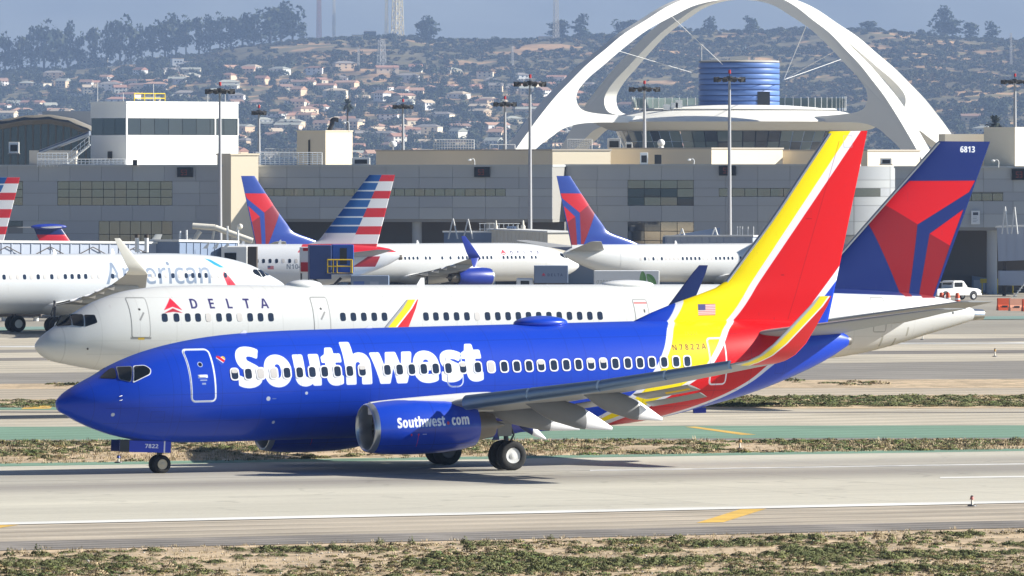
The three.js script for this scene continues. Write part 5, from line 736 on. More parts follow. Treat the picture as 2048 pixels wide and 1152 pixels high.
// ---------------------------------------------------------------- the white 757-sized airliner behind, on the taxiway
const DELTA_TAIL = {   // fin emblem as [chord share, height share]
  top: [[0.068, 0.743], [0.985, 0.746], [0.958, 0.672], [0.526, 0.462], [0.012, 0.588]], left: [[0.012, 0.588], [0.526, 0.462], [0.612, 0.346], [0.791, 0.0], [0.733, 0.0], [0.0, 0.474]],
  right: [[0.968, 0.56], [0.97, 0.324], [0.707, 0.402]], low: [[0.707, 0.402], [0.97, 0.324], [0.985, -0.01], [0.874, -0.01]],
};
function deltaTail(c, map, dark = '#820a1c', red = '#c40018') { poly(c, DELTA_TAIL.top.map(map), red); poly(c, DELTA_TAIL.left.map(map), dark); poly(c, DELTA_TAIL.right.map(map), red); poly(c, DELTA_TAIL.low.map(map), dark); }
function widget(c, x, y, w, h) { poly(c, [[x, y - h], [x + w / 2, y - h * 0.18], [x, y - h * 0.42], [x - w / 2, y - h * 0.18]], '#e0203c'); poly(c, [[x, y - h * 0.32], [x + w / 2, y], [x, y - h * 0.08], [x - w / 2, y]], '#b0182e'); }
function spaced(c, word, x0, x1, y, font, color, mirror) { c.fillStyle = color; c.font = font; c.textAlign = 'center'; [...word].forEach((ch, i) => { c.save(); c.translate(lerp(x0, x1, (i + 0.5) / word.length), y); if (mirror) c.scale(-1, 1); c.fillText(ch, 0, 0); c.restore(); }); c.textAlign = 'left'; }
const NAVY = '#0a2468', WHITE = 'rgb(214,215,214)';
(function () {
  const root = aircraftRoot('passenger_airliner', 'long white airliner with navy and red tail taxiing behind the blue one', null, 737, 338, 16.08, 24.8, -0.25, -0.5);
  const L = 49, H = 14, K = 2048 / L, X = (a) => a * K, Y = (c) => 585 - c * K;
  const le = lin([[5.2, 36.6], [6.2, 37.4], [6.8, 39.0], [12.96, 45.06]]), te = (c) => 44.94 + (c - 5.73) * (47.82 - 44.94) / 7.23;
  const tex = canvasTex(2048, 585, (c) => {
    c.fillStyle = WHITE; c.fillRect(0, 0, 2048, 585);
    poly(c, [[X(36), Y(6.0)], [X(45.2), Y(5.7)], [X(49), Y(5.7)], [2048, 0], [X(36), 0]], NAVY);
    const map = ([u, v]) => { const h = 5.73 + v * 7.23, l = 38.4 + (h - 6.2) / 1.015; return [X(l + u * (te(h) - l)), Y(h)]; };
    deltaTail(c, map);
    c.fillStyle = '#f2f2f2'; c.font = 'bold 16px sans-serif'; c.fillText('6813', X(46.15), Y(12.45));
    widget(c, X(5.9), Y(5.12), 0.86 * K, 0.66 * K);
    c.lineWidth = 1.2; spaced(c, 'DELTA', X(6.5), X(10.75), Y(5.3), 'bold 25px sans-serif', '#2a2560');
    c.strokeStyle = 'rgba(96,96,96,0.7)'; c.lineWidth = 1.3;
    for (const [a, h, w, hh] of [[4.33, 4.92, 0.84, 1.74], [13.0, 4.92, 0.8, 1.74], [28.9, 5.0, 0.7, 1.3], [41.4, 4.9, 0.7, 1.6]]) { c.beginPath(); c.roundRect(X(a - w / 2), Y(h + hh / 2), w * K, hh * K, 4); c.stroke(); }
    c.fillStyle = '#8c8c8c'; c.fillRect(X(3.85), Y(4.06), 0.95 * K, 4); c.fillStyle = '#c9a52a'; c.fillRect(X(4.2), Y(4.04), 12, 4);
    for (const a of [4.4, 13.05]) { c.fillStyle = '#222'; c.beginPath(); c.arc(X(a - 0.05), Y(5.28), 2, 0, 7); c.fill(); c.strokeStyle = '#8b8b8b'; c.lineWidth = 3; c.beginPath(); c.moveTo(X(a - 0.1), Y(4.8)); c.lineTo(X(a + 0.12), Y(5.15)); c.stroke(); }
    c.fillStyle = '#333'; c.beginPath(); c.arc(X(45.6), Y(4.95), 2.4, 0, 7); c.fill(); c.beginPath(); c.arc(X(2.0), Y(3.55), 1.6, 0, 7); c.fill(); c.fillRect(X(29.0), Y(5.2), 3, 6); c.strokeStyle = '#b33'; c.lineWidth = 1; c.strokeRect(X(28.6), Y(5.5), 26, 1);
    c.strokeStyle = 'rgba(130,130,130,0.35)'; c.beginPath(); c.moveTo(X(1.05), Y(2.6)); c.lineTo(X(1.05), Y(4.6)); c.stroke();
    for (const [a, h] of [[41.6, 3.9], [43.0, 4.3], [42.4, 3.8]]) { c.fillStyle = 'rgba(95,90,70,0.35)'; c.fillRect(X(a), Y(h), 4, 16 + 10 * rnd()); }
    c.strokeStyle = 'rgba(120,120,118,0.22)'; c.lineWidth = 0.8; for (let a = 2.6; a < 44; a += 1.7) { c.beginPath(); c.moveTo(X(a), Y(2.3)); c.lineTo(X(a), Y(6.3)); c.stroke(); } for (const h of [3.3, 3.9, 5.8]) { c.beginPath(); c.moveTo(X(2), Y(h)); c.lineTo(X(43), Y(h)); c.stroke(); }
    grime(c, 2048, 585, 0.1, 520);
  });
  const paint = new THREE.MeshPhysicalMaterial({ map: tex, roughness: 0.4, clearcoat: 0.3, clearcoatRoughness: 0.12 });
  const body = new Body({ L, H, n: 52,
    top: [[0, 3.62], [0.05, 3.8], [0.15, 3.92], [0.34, 4.12], [0.7, 4.37], [1.16, 4.66], [1.87, 5.13], [3.06, 5.72], [4.49, 6.12], [6.16, 6.28], [8, 6.32], [33, 6.31], [40, 6.12], [44, 5.84], [46, 5.5], [47.0, 5.1]],
    bot: [[0, 3.6], [0.05, 3.48], [0.15, 3.36], [0.34, 3.2], [0.7, 3.0], [1.3, 2.86], [1.88, 2.75], [3.07, 2.55], [5, 2.38], [8, 2.31], [28, 2.31], [32, 2.36], [36, 2.6], [40.22, 2.96], [42.58, 3.42], [44.41, 3.92], [45.73, 4.26], [47.0, 4.62]],
    wid: [[0, 0.03], [0.05, 0.22], [0.15, 0.36], [0.34, 0.55], [1.16, 0.98], [1.87, 1.24], [3.06, 1.55], [4.5, 1.75], [6.2, 1.85], [8, 1.88], [32, 1.88], [36, 1.75], [40, 1.42], [43, 1.0], [45.5, 0.55], [47.0, 0.25]] });
  mesh('fuselage', body.geo(47.0), paint, root);
  const st = [5.46, 6.01, 6.54, 7.03, 7.52, 8.03, 8.51, 9.02, 9.53, 10.03, 10.53, 14.03, 14.54, 15.05, 15.56, 16.06, 17.06, 18.1, 18.59]; for (let k = 1; k <= 16; k++) st.push(18.59 + k * 0.511);
  windows(body, root, st, 4.92, 1, { w: 0.26, h: 0.37, only: true, shades: { 4: 1, 7: 1, 22: 1 } });
  for (const [a, h, w, hh] of [[4.33, 4.92, 0.82, 1.72], [13.0, 4.92, 0.78, 1.72], [28.9, 5.0, 0.68, 1.28]]) mesh('door', body.patch(rrect(a, h, w, hh, 0.1, 3), 1, 0.006, 5), paint, root);
  for (const s of [1, -1]) for (const f of [[[1.2, 5.0], [1.6, 5.04], [1.42, 4.58], [0.95, 4.52]], [[1.62, 5.06], [2.0, 5.06], [1.86, 4.53], [1.46, 4.58]], [[2.04, 5.04], [2.42, 5.04], [2.45, 4.7], [1.92, 4.52]]]) { mesh('cockpit_window', body.patch(smooth(f, 0.05), s, 0.014, 6), M.cockpit, root); }
  mesh('vertical_fin', finGeo(le, te, 5.3, 12.96, 0.1, body.uv), new THREE.MeshPhysicalMaterial({ map: tex, roughness: 0.5, clearcoat: 0.06, clearcoatRoughness: 0.2, specularIntensity: 0.35 }), root);
  mesh('fin_leading_edge', loft([...Array(11)].map((_, i) => { const c = lerp(7.0, 12.9, i / 10), l = le(c); return [V(l - 0.03, c, 0), V(l + 0.02, c, 0.06), V(l + 0.12, c, 0.12), V(l + 0.12, c, -0.12), V(l + 0.02, c, -0.06)]; })), M.metal, root);
  for (const s of [1, -1]) {
    mesh('horizontal_stabilizer', surface([{ b: 0.4, le: 37.4, ch: 5.3, c: 4.45, t: 0.09, inc: 0 }, { b: 1.2, le: 38.1, ch: 4.7, c: 4.55, t: 0.09, inc: 0 }, { b: 7.4, le: 42.2, ch: 1.75, c: 5.58, t: 0.085, inc: 0 }, { b: 7.6, le: 42.6, ch: 1.3, c: 5.6, t: 0.05, inc: 0 }], s), M.wingGrey, root);
    const secs = [{ b: 1.2, le: 12.6, ch: 9.3, c: 2.75, t: 0.13 }, { b: 6.3, le: 15.0, ch: 5.6, c: 3.5, t: 0.115 }, { b: 19.0, le: 20.6, ch: 1.5, c: 4.75, t: 0.1 }].map((q, i) => ({ ...q, c: q.c - (s < 0 ? i * 0.85 : 0) }));
    const wing = mesh('wing', surface(secs, s), M.wingGrey, root);
    mesh('winglet', surface([{ b: 19.0, le: 20.6, ch: 1.5, c: 4.75, t: 0.1, cant: 6 }, { b: 19.5, le: 20.85, ch: 1.38, c: 4.95, t: 0.09, cant: 45 }, { b: 19.75, le: 21.15, ch: 1.22, c: 5.35, t: 0.085, cant: 68 }, { b: 19.9, le: 21.7, ch: 1.0, c: 6.1, t: 0.08, cant: 78 }, { b: 20.05, le: 22.45, ch: 0.64, c: 7.1, t: 0.08, cant: 80 }, { b: 20.1, le: 22.75, ch: 0.42, c: 7.44, t: 0.08, cant: 80 }].map((q) => ({ ...q, c: q.c - (s < 0 ? 1.7 : 0) })), s, null, FOIL_S), M.navy, root);
    engine(root, 11.6, 2.15, s * 6.45, 1.2, 5.2, M.navy); pylon(root, 12.4, 17.2, 3.3, 3.55, s * 6.45, 0.4, M.pylon);
    gear('main_landing_gear', root, 20.9, [s * 3.2, s * 4.1], 0.5, 0.38, 0.27, 2.5, M.hub).position.y = 0.5;
  }
  gear('nose_landing_gear', root, 5.4, [-0.2, 0.2], 0.4, 0.22, 0.2, 2.1, M.rim).position.y = 0.5;
  { const g = new THREE.SphereGeometry(1, 28, 14); g.scale(0.85, 0.26, 0.62); g.translate(12.9, 6.3, 0); mesh('antenna_radome', g, M.white, root); const g2 = new THREE.SphereGeometry(1, 28, 14); g2.scale(1.3, 0.22, 0.62); g2.translate(29.0, 6.3, 0); mesh('antenna_radome', g2, M.white, root); }
  blade(root, 18.4, 6.28, 0.36, 0.42, M.white);
  mesh('exhaust_pipe', lathe([[46.9, 0.28], [47.45, 0.24], [47.45, 0.19], [47.1, 0.18]], 24).translate(0, 4.86, 0), M.metal, root);
  for (const s of [1]) mesh('angle_vane', bar(body.point(2.0, 3.55, s), body.point(2.0, 3.55, s, 0.08), 0.03, 6), M.dark, root);
})();

// ---------------------------------------------------------------- parked airliners by the terminal
function parked737(o) {   // o: label, px, Z, aRef, turn, g, plug, side seen, livery(ctx, X, Y, K, helpers)
  const root = aircraftRoot('parked_airliner', o.label, o.group, o.px, o.Z, o.aRef, o.turn, 0, o.g);
  const p1 = o.fore ?? o.plug * 0.5, p2 = o.plug - p1, sh = (a) => a + (a > 11 ? p1 : 0) + (a > 21 ? p2 : 0), ST = (t) => stretch(t, 11, p1, 21, p2);
  const L = 34 + o.plug, H = 13.28, K = 1536 / L, hh = Math.round(H * K), X = (a) => a * K, Y = (c) => hh - c * K;
  const tex = canvasTex(1536, hh, (c) => { c.fillStyle = WHITE; c.fillRect(0, 0, 1536, hh); o.livery(c, X, Y, K, sh); grime(c, 1536, hh, 0.07, 260); });
  const paint = new THREE.MeshPhysicalMaterial({ map: tex, roughness: 0.34, clearcoat: 0.45, clearcoatRoughness: 0.15 });
  const body = new Body({ L, H, n: 40, top: ST(T737.top), bot: ST(T737.bot), wid: ST(T737.wid) });
  mesh('fuselage', body.geo(32.15 + o.plug), paint, root);
  const st = []; for (let a = 5.6; a < 24.4 + o.plug; a += 0.51) if (Math.abs(a - sh(15) + 0.6) > 0.3) st.push(a);
  windows(body, root, st.filter((a) => !o.hide || !o.hide(a)), 3.78, o.side, { w: 0.24, h: 0.34, only: true, shades: Object.fromEntries(st.map((_, i) => [i, hash2(i, o.plug * 7 | 0) > 0.62 ? 1 : 0])) });
  for (const [a, h, w] of [[4.9, 3.76, 0.88], [sh(25.95), 3.74, 0.7]]) mesh('door', body.patch(rrect(a, h, w, 1.8, 0.13, 3), o.side, 0.008, 5), paint, root);
  for (const s of [1, -1]) {
    for (const f of [[[1.98, 4.05], [2.1, 4.09], [1.98, 3.7], [1.5, 3.73]], [[2.17, 4.1], [2.62, 4.12], [2.42, 3.6], [2.06, 3.7]], [[2.7, 4.13], [3.05, 4.15], [3.2, 4.02], [3.14, 3.86], [2.52, 3.59]]]) mesh('cockpit_window', body.patch(smooth(f, 0.06), s, 0.014, 5), M.cockpit, root);
    const up = o.up ?? 0, secs = shift(wing737(up), p1); const wing = mesh('wing', surface(secs, s), M.wingGrey, root);
    mesh('winglet', surface(shift(winglet737(up), p1).map((q, i) => ({ ...q, ch: q.ch * (i > 1 ? o.slim ?? 1 : 1) })), s, null, FOIL_S), o.wingletMat, root);
    if (o.split) mesh('winglet_fin', surface([{ b: 17.1, le: 19.7 + p1, ch: 1.0, c: 3.98 + up, t: 0.09, cant: -40 }, { b: 17.5, le: 20.2 + p1, ch: 0.6, c: 3.4 + up, t: 0.09, cant: -60 }, { b: 17.7, le: 20.5 + p1, ch: 0.3, c: 3.05 + up, t: 0.09, cant: -60 }], s, null, FOIL_S), o.wingletMat, wing);
    for (const [a0, c0, a1, c1, b] of [[14.9, 2.3, 18.5, 2.1, 4.5], [15.4, 2.55, 18.7, 2.45, 6.9], [16.5, 2.85, 19.3, 2.8, 9.5], [17.3, 3.1, 19.8, 3.1, 12]]) canoe(root, a0 + p1, c0 + up * 0.4, a1 + p1, c1 + up * 0.4, s * b, 0.19, 0.3, M.wingGrey, M.frameWhite);
    for (const [b0, b1] of [[2.1, 5.4], [5.9, 12.6]]) mesh('flap', loft([0, 0.5, 1].map((t) => { const q = secAt(secs, lerp(b0, b1, t)); return FOIL_S.map(([x, y]) => V(q.le + q.ch - 0.15 + x * 0.75, q.c - 0.2 - x * 0.14 + y * 0.1, s * q.b)); }), { flip: s < 0 }), M.flapGrey, wing);
    engine(root, 10.05 + p1, 1.78, s * 4.83, 1.0, 4.25, o.engineMat); pylon(root, 10.55 + p1, 15 + p1, 2.75, 3.05, s * 4.83, 0.36, M.pylon);
    gear('main_landing_gear', root, o.gearAt ?? 16.6 + p1, [s * 2.5, s * 3.22], 0.56, 0.4, 0.29, 2.2, M.hub);
    mesh('horizontal_stabilizer', surface([{ b: 0.3, le: 27.55 + o.plug, ch: 4.3, c: 4.62, t: 0.09, inc: 0 }, { b: 1.0, le: 28.0 + o.plug, ch: 3.95, c: 4.74, t: 0.09, inc: 0 }, { b: 7.0, le: 32.2 + o.plug, ch: 1.35, c: 5.62, t: 0.085, inc: 0 }, { b: 7.17, le: 32.5 + o.plug, ch: 1.0, c: 5.65, t: 0.05, inc: 0 }], s), M.wingGrey, root);
  }
  mesh('vertical_fin', finGeo((c) => FIN_LE737(c) + o.plug, (c) => FIN_TE737(c) + o.plug, 4.7, 12.28, 0.1, body.uv), paint, root);
  gear('nose_landing_gear', root, 4.0, [-0.2, 0.2], 0.345, 0.2, 0.19, 1.5, M.rim);
  { const rings = []; for (let i = 0; i <= 16; i++) { const t = i / 16, a = lerp(10.4, 20.2, t) + p1, k = Math.sin(Math.PI * t) ** 0.55, r = []; for (let j = 0; j < 20; j++) { const q = 2 * Math.PI * j / 20; r.push(V(a, 1.95 + (Math.sin(q) > 0 ? 0.55 : 0.95) * k * Math.sin(q), 2.0 * k * Math.cos(q))); } rings.push(r); } mesh('wing_root_fairing', loft(rings), M.white, root); }
  for (const a of o.blades ?? [8.5, 14.5]) blade(root, a, 5.24, 0.36, 0.34, M.white);
  return root;
}
const deltaLivery = (c, X, Y, K, sh) => {
  const d = sh(30) - 30, LE = (h) => 25.8 + (h - 5.3) * 0.82, te = (h) => FIN_TE737(h);
  poly(c, [[X(22.4 + d), Y(5.26)], [X(32 + d), Y(5.26)], [X(34 + d), Y(5.2)], [X(34 + d), 0], [X(22.4 + d), 0]], '#1b3a92');
  deltaTail(c, ([u, v]) => { const h = 5.3 + v * 6.98, l = LE(h); return [X(d + l + u * (te(h) - l)), Y(h)]; });
  widget(c, X(10.6), Y(3.98), 0.85 * K, 0.6 * K); spaced(c, 'DELTA', X(10.0), X(5.8), Y(4.02), `bold ${Math.round(0.62 * K)}px sans-serif`, '#3a3a66', true);
};
const blueWing = srgb(28, 52, 150, 0.35), silver = srgb(214, 214, 208, 0.4);
parked737({ label: 'white airliner with large grey lettering and pale winglet parked at the left', px: 128, Z: 503, aRef: 17, turn: 211, g: 0.0, plug: 5.8, fore: 0.4, gearAt: 19.2, up: 0.3, slim: 0.8, side: -1, wingletMat: silver, engineMat: M.wingGrey, blades: [17.5, 13.1], hide: null,
  livery: (c, X, Y, K) => {
    c.fillStyle = 'rgb(214,217,219)'; c.fillRect(0, 0, 1536, 700);
    c.save(); c.translate(X(14.75), Y(3.28)); c.scale(-1, 1); c.fillStyle = '#8492a8'; c.font = `${Math.round(1.95 * K)}px sans-serif`; const w = c.measureText('American').width; c.scale(8.1 * K / w, 1); c.fillText('American', 0, 0); c.strokeStyle = '#8492a8'; c.lineWidth = 1.5; c.strokeText('American', 0, 0); c.restore();
    poly(c, [[X(6.8), Y(4.92)], [X(6.35), Y(4.82)], [X(5.55), Y(4.3)], [X(5.9), Y(4.3)], [X(6.3), Y(4.5)]], '#2f9bd6');
    poly(c, [[X(5.68), Y(4.08)], [X(5.82), Y(3.8)], [X(5.5), Y(3.1)], [X(4.85), Y(3.1)], [X(5.25), Y(3.6)]], '#dc2f42');
    for (let i = 0; i < 13; i++) { const h0 = 12.3 - i * 0.54; c.fillStyle = i % 2 ? '#e8e8ea' : '#c8202f'; c.fillRect(X(33), Y(h0), X(45), 0.54 * K); }
  } });
parked737({ label: 'white airliner with dark blue split winglet, nose hidden by the second red tail', px: 482, Z: 765, aRef: 41.76, turn: 214, g: -2.14, plug: 8.6, side: -1, split: true, wingletMat: blueWing, engineMat: blueWing, livery: deltaLivery, blades: [20], group: 'parked white airliners with red and navy tails' });
parked737({ label: 'white airliner right of the gate, its red and navy tail mid picture', px: 1113, Z: 765, aRef: 41.76, turn: 212, g: -2.14, plug: 8.6, side: -1, split: true, wingletMat: blueWing, engineMat: blueWing, livery: deltaLivery, blades: [27], group: 'parked white airliners with red and navy tails' });
// striped-tail airliners parked nose in
function parkedStriped(label, px, Z, g) {
  const root = aircraftRoot('parked_airliner', label, 'airliners with red, white and blue striped tails', px, Z, 44.1, 7, 0, g);
  const L = 46, H = 12.3, K = 1536 / L, hh = Math.round(H * K), X = (a) => a * K, Y = (c) => hh - c * K;
  const tex = canvasTex(1536, hh, (c) => {
    c.fillStyle = 'rgb(222,224,228)'; c.fillRect(0, 0, 1536, hh);
    const y = (p) => 11.6 - (p - 350) / 137 * 5.65, div = (h) => lerp(40.5, 43.0, (h - 6.0) / 5.6);
    const bands = [350, 363, 382, 397, 416, 434, 452, 468, 487, 503];
    for (let i = 0; i < 9; i++) { const h0 = y(bands[i]), h1 = y(bands[i + 1]); c.fillStyle = i % 2 ? '#e9e9ec' : '#d2202f'; poly(c, [[X(div(h0)), Y(h0)], [X(46), Y(h0)], [X(46), Y(h1)], [X(div(h1)), Y(h1)]], i % 2 ? '#e9e9ec' : '#d2202f'); }
    const bl = [350, 366, 383, 400, 417, 435, 452, 468];
    for (let i = 0; i < 7; i++) { const h0 = y(bl[i]), h1 = y(bl[i + 1] - 3); poly(c, [[X(36), Y(h0)], [X(div(h0)), Y(h0)], [X(div(h1)), Y(h1)], [X(36), Y(h1)]], i % 2 ? '#1d5fa6' : '#174f96'); }
    poly(c, [[X(36.5), Y(y(487))], [X(42.9), Y(y(487))], [X(42.6), Y(y(503))], [X(36), Y(y(503))]], '#c9202f'); poly(c, [[X(40.5), Y(4.1)], [X(42.4), Y(4.1)], [X(42.8), Y(4.95)], [X(41.8), Y(4.95)]], '#a3202f');
    c.fillStyle = '#7d8694'; c.font = `bold ${Math.round(0.55 * K)}px sans-serif`; c.fillText('N104NN', X(35.0), Y(3.95)); c.fillStyle = '#b8737b'; c.fillRect(X(33.5), Y(4.2), 0.5 * K, 0.28 * K); c.fillStyle = '#555d7c'; c.fillRect(X(33.5), Y(4.2), 0.22 * K, 0.14 * K);
    grime(c, 1536, hh, 0.07, 200);
  });
  const paint = new THREE.MeshPhysicalMaterial({ map: tex, roughness: 0.34, clearcoat: 0.45, clearcoatRoughness: 0.15 });
  const sc = (t, f) => t.map(([a, v]) => [a + (a > 11 ? 6.4 : 0) + (a > 21 ? 5.9 : 0), f(v)]);
  const body = new Body({ L, H, n: 40, top: sc(T737.top, (v) => 1.8 + (v - 1.26) * 1.033), bot: sc(T737.bot, (v) => 1.8 + (v - 1.26) * 1.033), wid: sc(T737.wid, (v) => v * 1.05) });
  mesh('fuselage', body.geo(44.45), paint, root);
  const st = []; for (let a = 6; a < 36; a += 0.533) st.push(a);
  windows(body, root, st, 4.6, 1, { w: 0.23, h: 0.34, only: true, shades: Object.fromEntries(st.map((_, i) => [i, hash2(i, 91) > 0.5 ? 1 : 0])) });
  mesh('vertical_fin', finGeo(lin([[5.6, 35.6], [6.0, 37.2], [6.3, 37.9], [11.6, 42.0]]), (c) => 42.66 + (c - 5.98) * 1.44 / 5.6, 5.6, 11.6, 0.1, body.uv), paint, root);
  for (const s of [1, -1]) {
    mesh('horizontal_stabilizer', surface([{ b: 0.3, le: 38.2, ch: 3.9, c: 4.9, t: 0.09, inc: 0 }, { b: 6.1, le: 41.8, ch: 1.5, c: 5.5, t: 0.08, inc: 0 }], s), M.wingGrey, root);
    mesh('wing', surface([{ b: 1.2, le: 15.5, ch: 7.3, c: 2.5, t: 0.13 }, { b: 6, le: 18.2, ch: 4.4, c: 3.1, t: 0.115 }, { b: 16.6, le: 24, ch: 1.6, c: 4.4, t: 0.1 }], s), M.wingGrey, root);
    mesh('winglet', surface([{ b: 16.6, le: 24, ch: 1.6, c: 4.4, t: 0.1, cant: 6 }, { b: 17.2, le: 24.5, ch: 1.3, c: 4.9, t: 0.09, cant: 60 }, { b: 17.5, le: 25.8, ch: 0.6, c: 6.6, t: 0.08, cant: 80 }], s, null, FOIL_S), silver, root);
    engine(root, 14.6, 2.0, s * 5.75, 1.05, 4.3, M.wingGrey); pylon(root, 15.1, 19.2, 3.0, 3.3, s * 5.75, 0.36, M.pylon);
    gear('main_landing_gear', root, 21.5, [s * 3.4, s * 4.2], 0.58, 0.4, 0.29, 2.6, M.hub);
  }
  gear('nose_landing_gear', root, 5.0, [-0.25, 0.25], 0.38, 0.2, 0.19, 2.1, M.rim);
  mesh('exhaust_pipe', lathe([[44.4, 0.22], [44.7, 0.19], [44.7, 0.1]], 16).translate(0, 4.85, 0), M.nozzle, root);
  for (const a of [31.5, 34.5]) blade(root, a, 5.9, 0.4, 0.3, M.white);
  return root;
}
parkedStriped('airliner with complete striped tail and blue service truck at its rear', 790, 612, -1.15);
parkedStriped('airliner whose striped tail is cut by the left picture edge', 40, 640, -1.4);
// small jet with T tail behind the passenger bridge
(function () {
  const root = aircraftRoot('regional_jet', 'small T-tailed jet, only its navy and red fin top above the bridge', null, 118, 815, 29, 205, 0, -2.2);
  const body = new Body({ L: 33, H: 8, n: 28, top: [[0, 1.9], [0.3, 2.2], [1.5, 2.75], [3, 3.3], [5, 3.45], [26, 3.45], [30, 3.3], [32, 2.9]], bot: [[0, 1.85], [0.3, 1.5], [1.5, 1.05], [3, 0.85], [24, 0.85], [28, 1.5], [32, 2.7]], wid: [[0, 0.05], [0.3, 0.4], [1.5, 0.95], [3, 1.25], [5, 1.34], [24, 1.34], [28, 0.9], [32, 0.15]] });
  mesh('fuselage', body.geo(32), M.white, root);
  mesh('vertical_fin', finGeo((c) => 26.2 + (c - 3.2) * 0.75, (c) => 30.4 + (c - 3.2) * 0.45, 3.2, 5.9, 0.11), srgb(200, 20, 46, 0.4), root);
  mesh('fin_cap', finGeo((c) => 28.2 + (c - 5.9) * 0.75, (c) => 31.62 + (c - 5.9) * 0.45, 5.9, 6.75, 0.11), M.navy, root);
  { const g = new THREE.SphereGeometry(1, 20, 12); g.scale(2.1, 0.32, 0.34); g.translate(30.2, 6.75, 0); mesh('tail_fairing', g, blueWing, root); }
  for (const s of [1, -1]) { mesh('horizontal_stabilizer', surface([{ b: 0, le: 28.6, ch: 2.6, c: 6.7, t: 0.09, inc: 0 }, { b: 4.2, le: 31.2, ch: 1.2, c: 6.65, t: 0.08, inc: 0 }], s), M.wingGrey, root); mesh('wing', surface([{ b: 1, le: 12, ch: 5.5, c: 1.1, t: 0.12 }, { b: 11.5, le: 17.5, ch: 1.4, c: 1.7, t: 0.1 }], s), M.wingGrey, root); engine(root, 22, 2.7, s * 2.1, 0.62, 3.2, M.white); mesh('engine_strut', box(1.4, 0.25, 0.8, 23.6, 2.7, s * 1.45), M.white, root); gear('main_landing_gear', root, 16.5, [s * 1.6, s * 2], 0.35, 0.25, 0.2, 1.1, M.hub); }
  gear('nose_landing_gear', root, 3, [-0.15, 0.15], 0.25, 0.15, 0.14, 1, M.rim);
})();
// ---------------------------------------------------------------- passenger bridges, service vehicles, small airfield items
const VM = { white: srgb(240, 240, 238, 0.35), glass: M.cockpit, blue: srgb(30, 84, 176, 0.45), blueDark: srgb(44, 66, 122, 0.6), greyBlue: srgb(118, 134, 160, 0.6), light: srgb(222, 222, 220, 0.55), bellows: srgb(86, 78, 72, 0.9), orange: srgb(226, 92, 50, 0.6), ribbed: srgb(172, 180, 196, 0.6, 0.2), cream: srgb(226, 220, 206, 0.7) };
const wheelV = wheelGeo(0.36, 0.24, 0.2), wheelT = wheelGeo(0.48, 0.3, 0.26);
function wheels(root, xs, z, r, kit) { for (const x of xs) for (const s of [1, -1]) { const w = mesh('wheel', kit[0], M.tyre, root); w.position.set(x, r, s * z); const k = mesh('wheel_rim', kit[1], M.hub, w); } }
// tunnel of a passenger bridge between two points (floor level), ribbed sides
function tunnel(root, a, b, w, h, mat, zig) {
  const d = b.clone().sub(a), L = d.length(), ang = Math.atan2(-d.z, d.x), tilt = Math.asin(d.y / L), g = new THREE.Group(); const M4 = new THREE.Matrix4().compose(a, new THREE.Quaternion().setFromEuler(new THREE.Euler(0, ang, tilt, 'YXZ')), V(1, 1, 1));
  const add = (n, geo, m, par = root) => { geo.applyMatrix4(M4); return mesh(n, geo, m, par); };
  const t = add('tunnel', box(L, h, w, L / 2, h / 2, 0), mat); add('tunnel_roof', box(L + 0.3, 0.16, w + 0.25, L / 2, h + 0.06, 0), VM.light, t);
  const ribs = []; const n = Math.round(L / 0.9); for (let i = 0; i <= n; i++) add('rib', box(0.12, h - 0.2, w + 0.1, lerp(0.1, L - 0.1, i / n), h / 2, 0), mat, t);
  if (zig) for (let i = 0; i < zig; i++) { const x0 = L * (i + 0.15) / zig, x1 = L * (i + 0.5) / zig, x2 = L * (i + 0.85) / zig; for (const [p, q] of [[V(x0, 0.35, 0), V(x1, h - 0.3, 0)], [V(x1, h - 0.3, 0), V(x2, 0.35, 0)]]) { const br = bar(p, q, 0.035); br.translate(0, 0, w / 2 + 0.12); add('hose_brace', br, VM.bellows, t); } }
  return t;
}
function legs(root, p, w, yG, mat = VM.light) { for (const s of [-1, 1]) mesh('support_leg', merge([bar(V(p.x + s * w, yG, p.z), V(p.x + s * w, p.y, p.z), 0.2, 8)]), mat, root); mesh('bogie', box(w * 2 + 0.8, 0.5, 1.2, p.x, yG + 0.6, p.z), VM.bellows, root); }
function vFrame(root, px, rowT, rowB, Z, half) { const a = at(px, rowT, Z), s = F / Z; mesh('cable_post', merge([bar(a, V(a.x - half, a.y - (rowB - rowT) / s, a.z), 0.09), bar(a, V(a.x + half, a.y - (rowB - rowT) / s, a.z), 0.09)]), VM.light, root); }
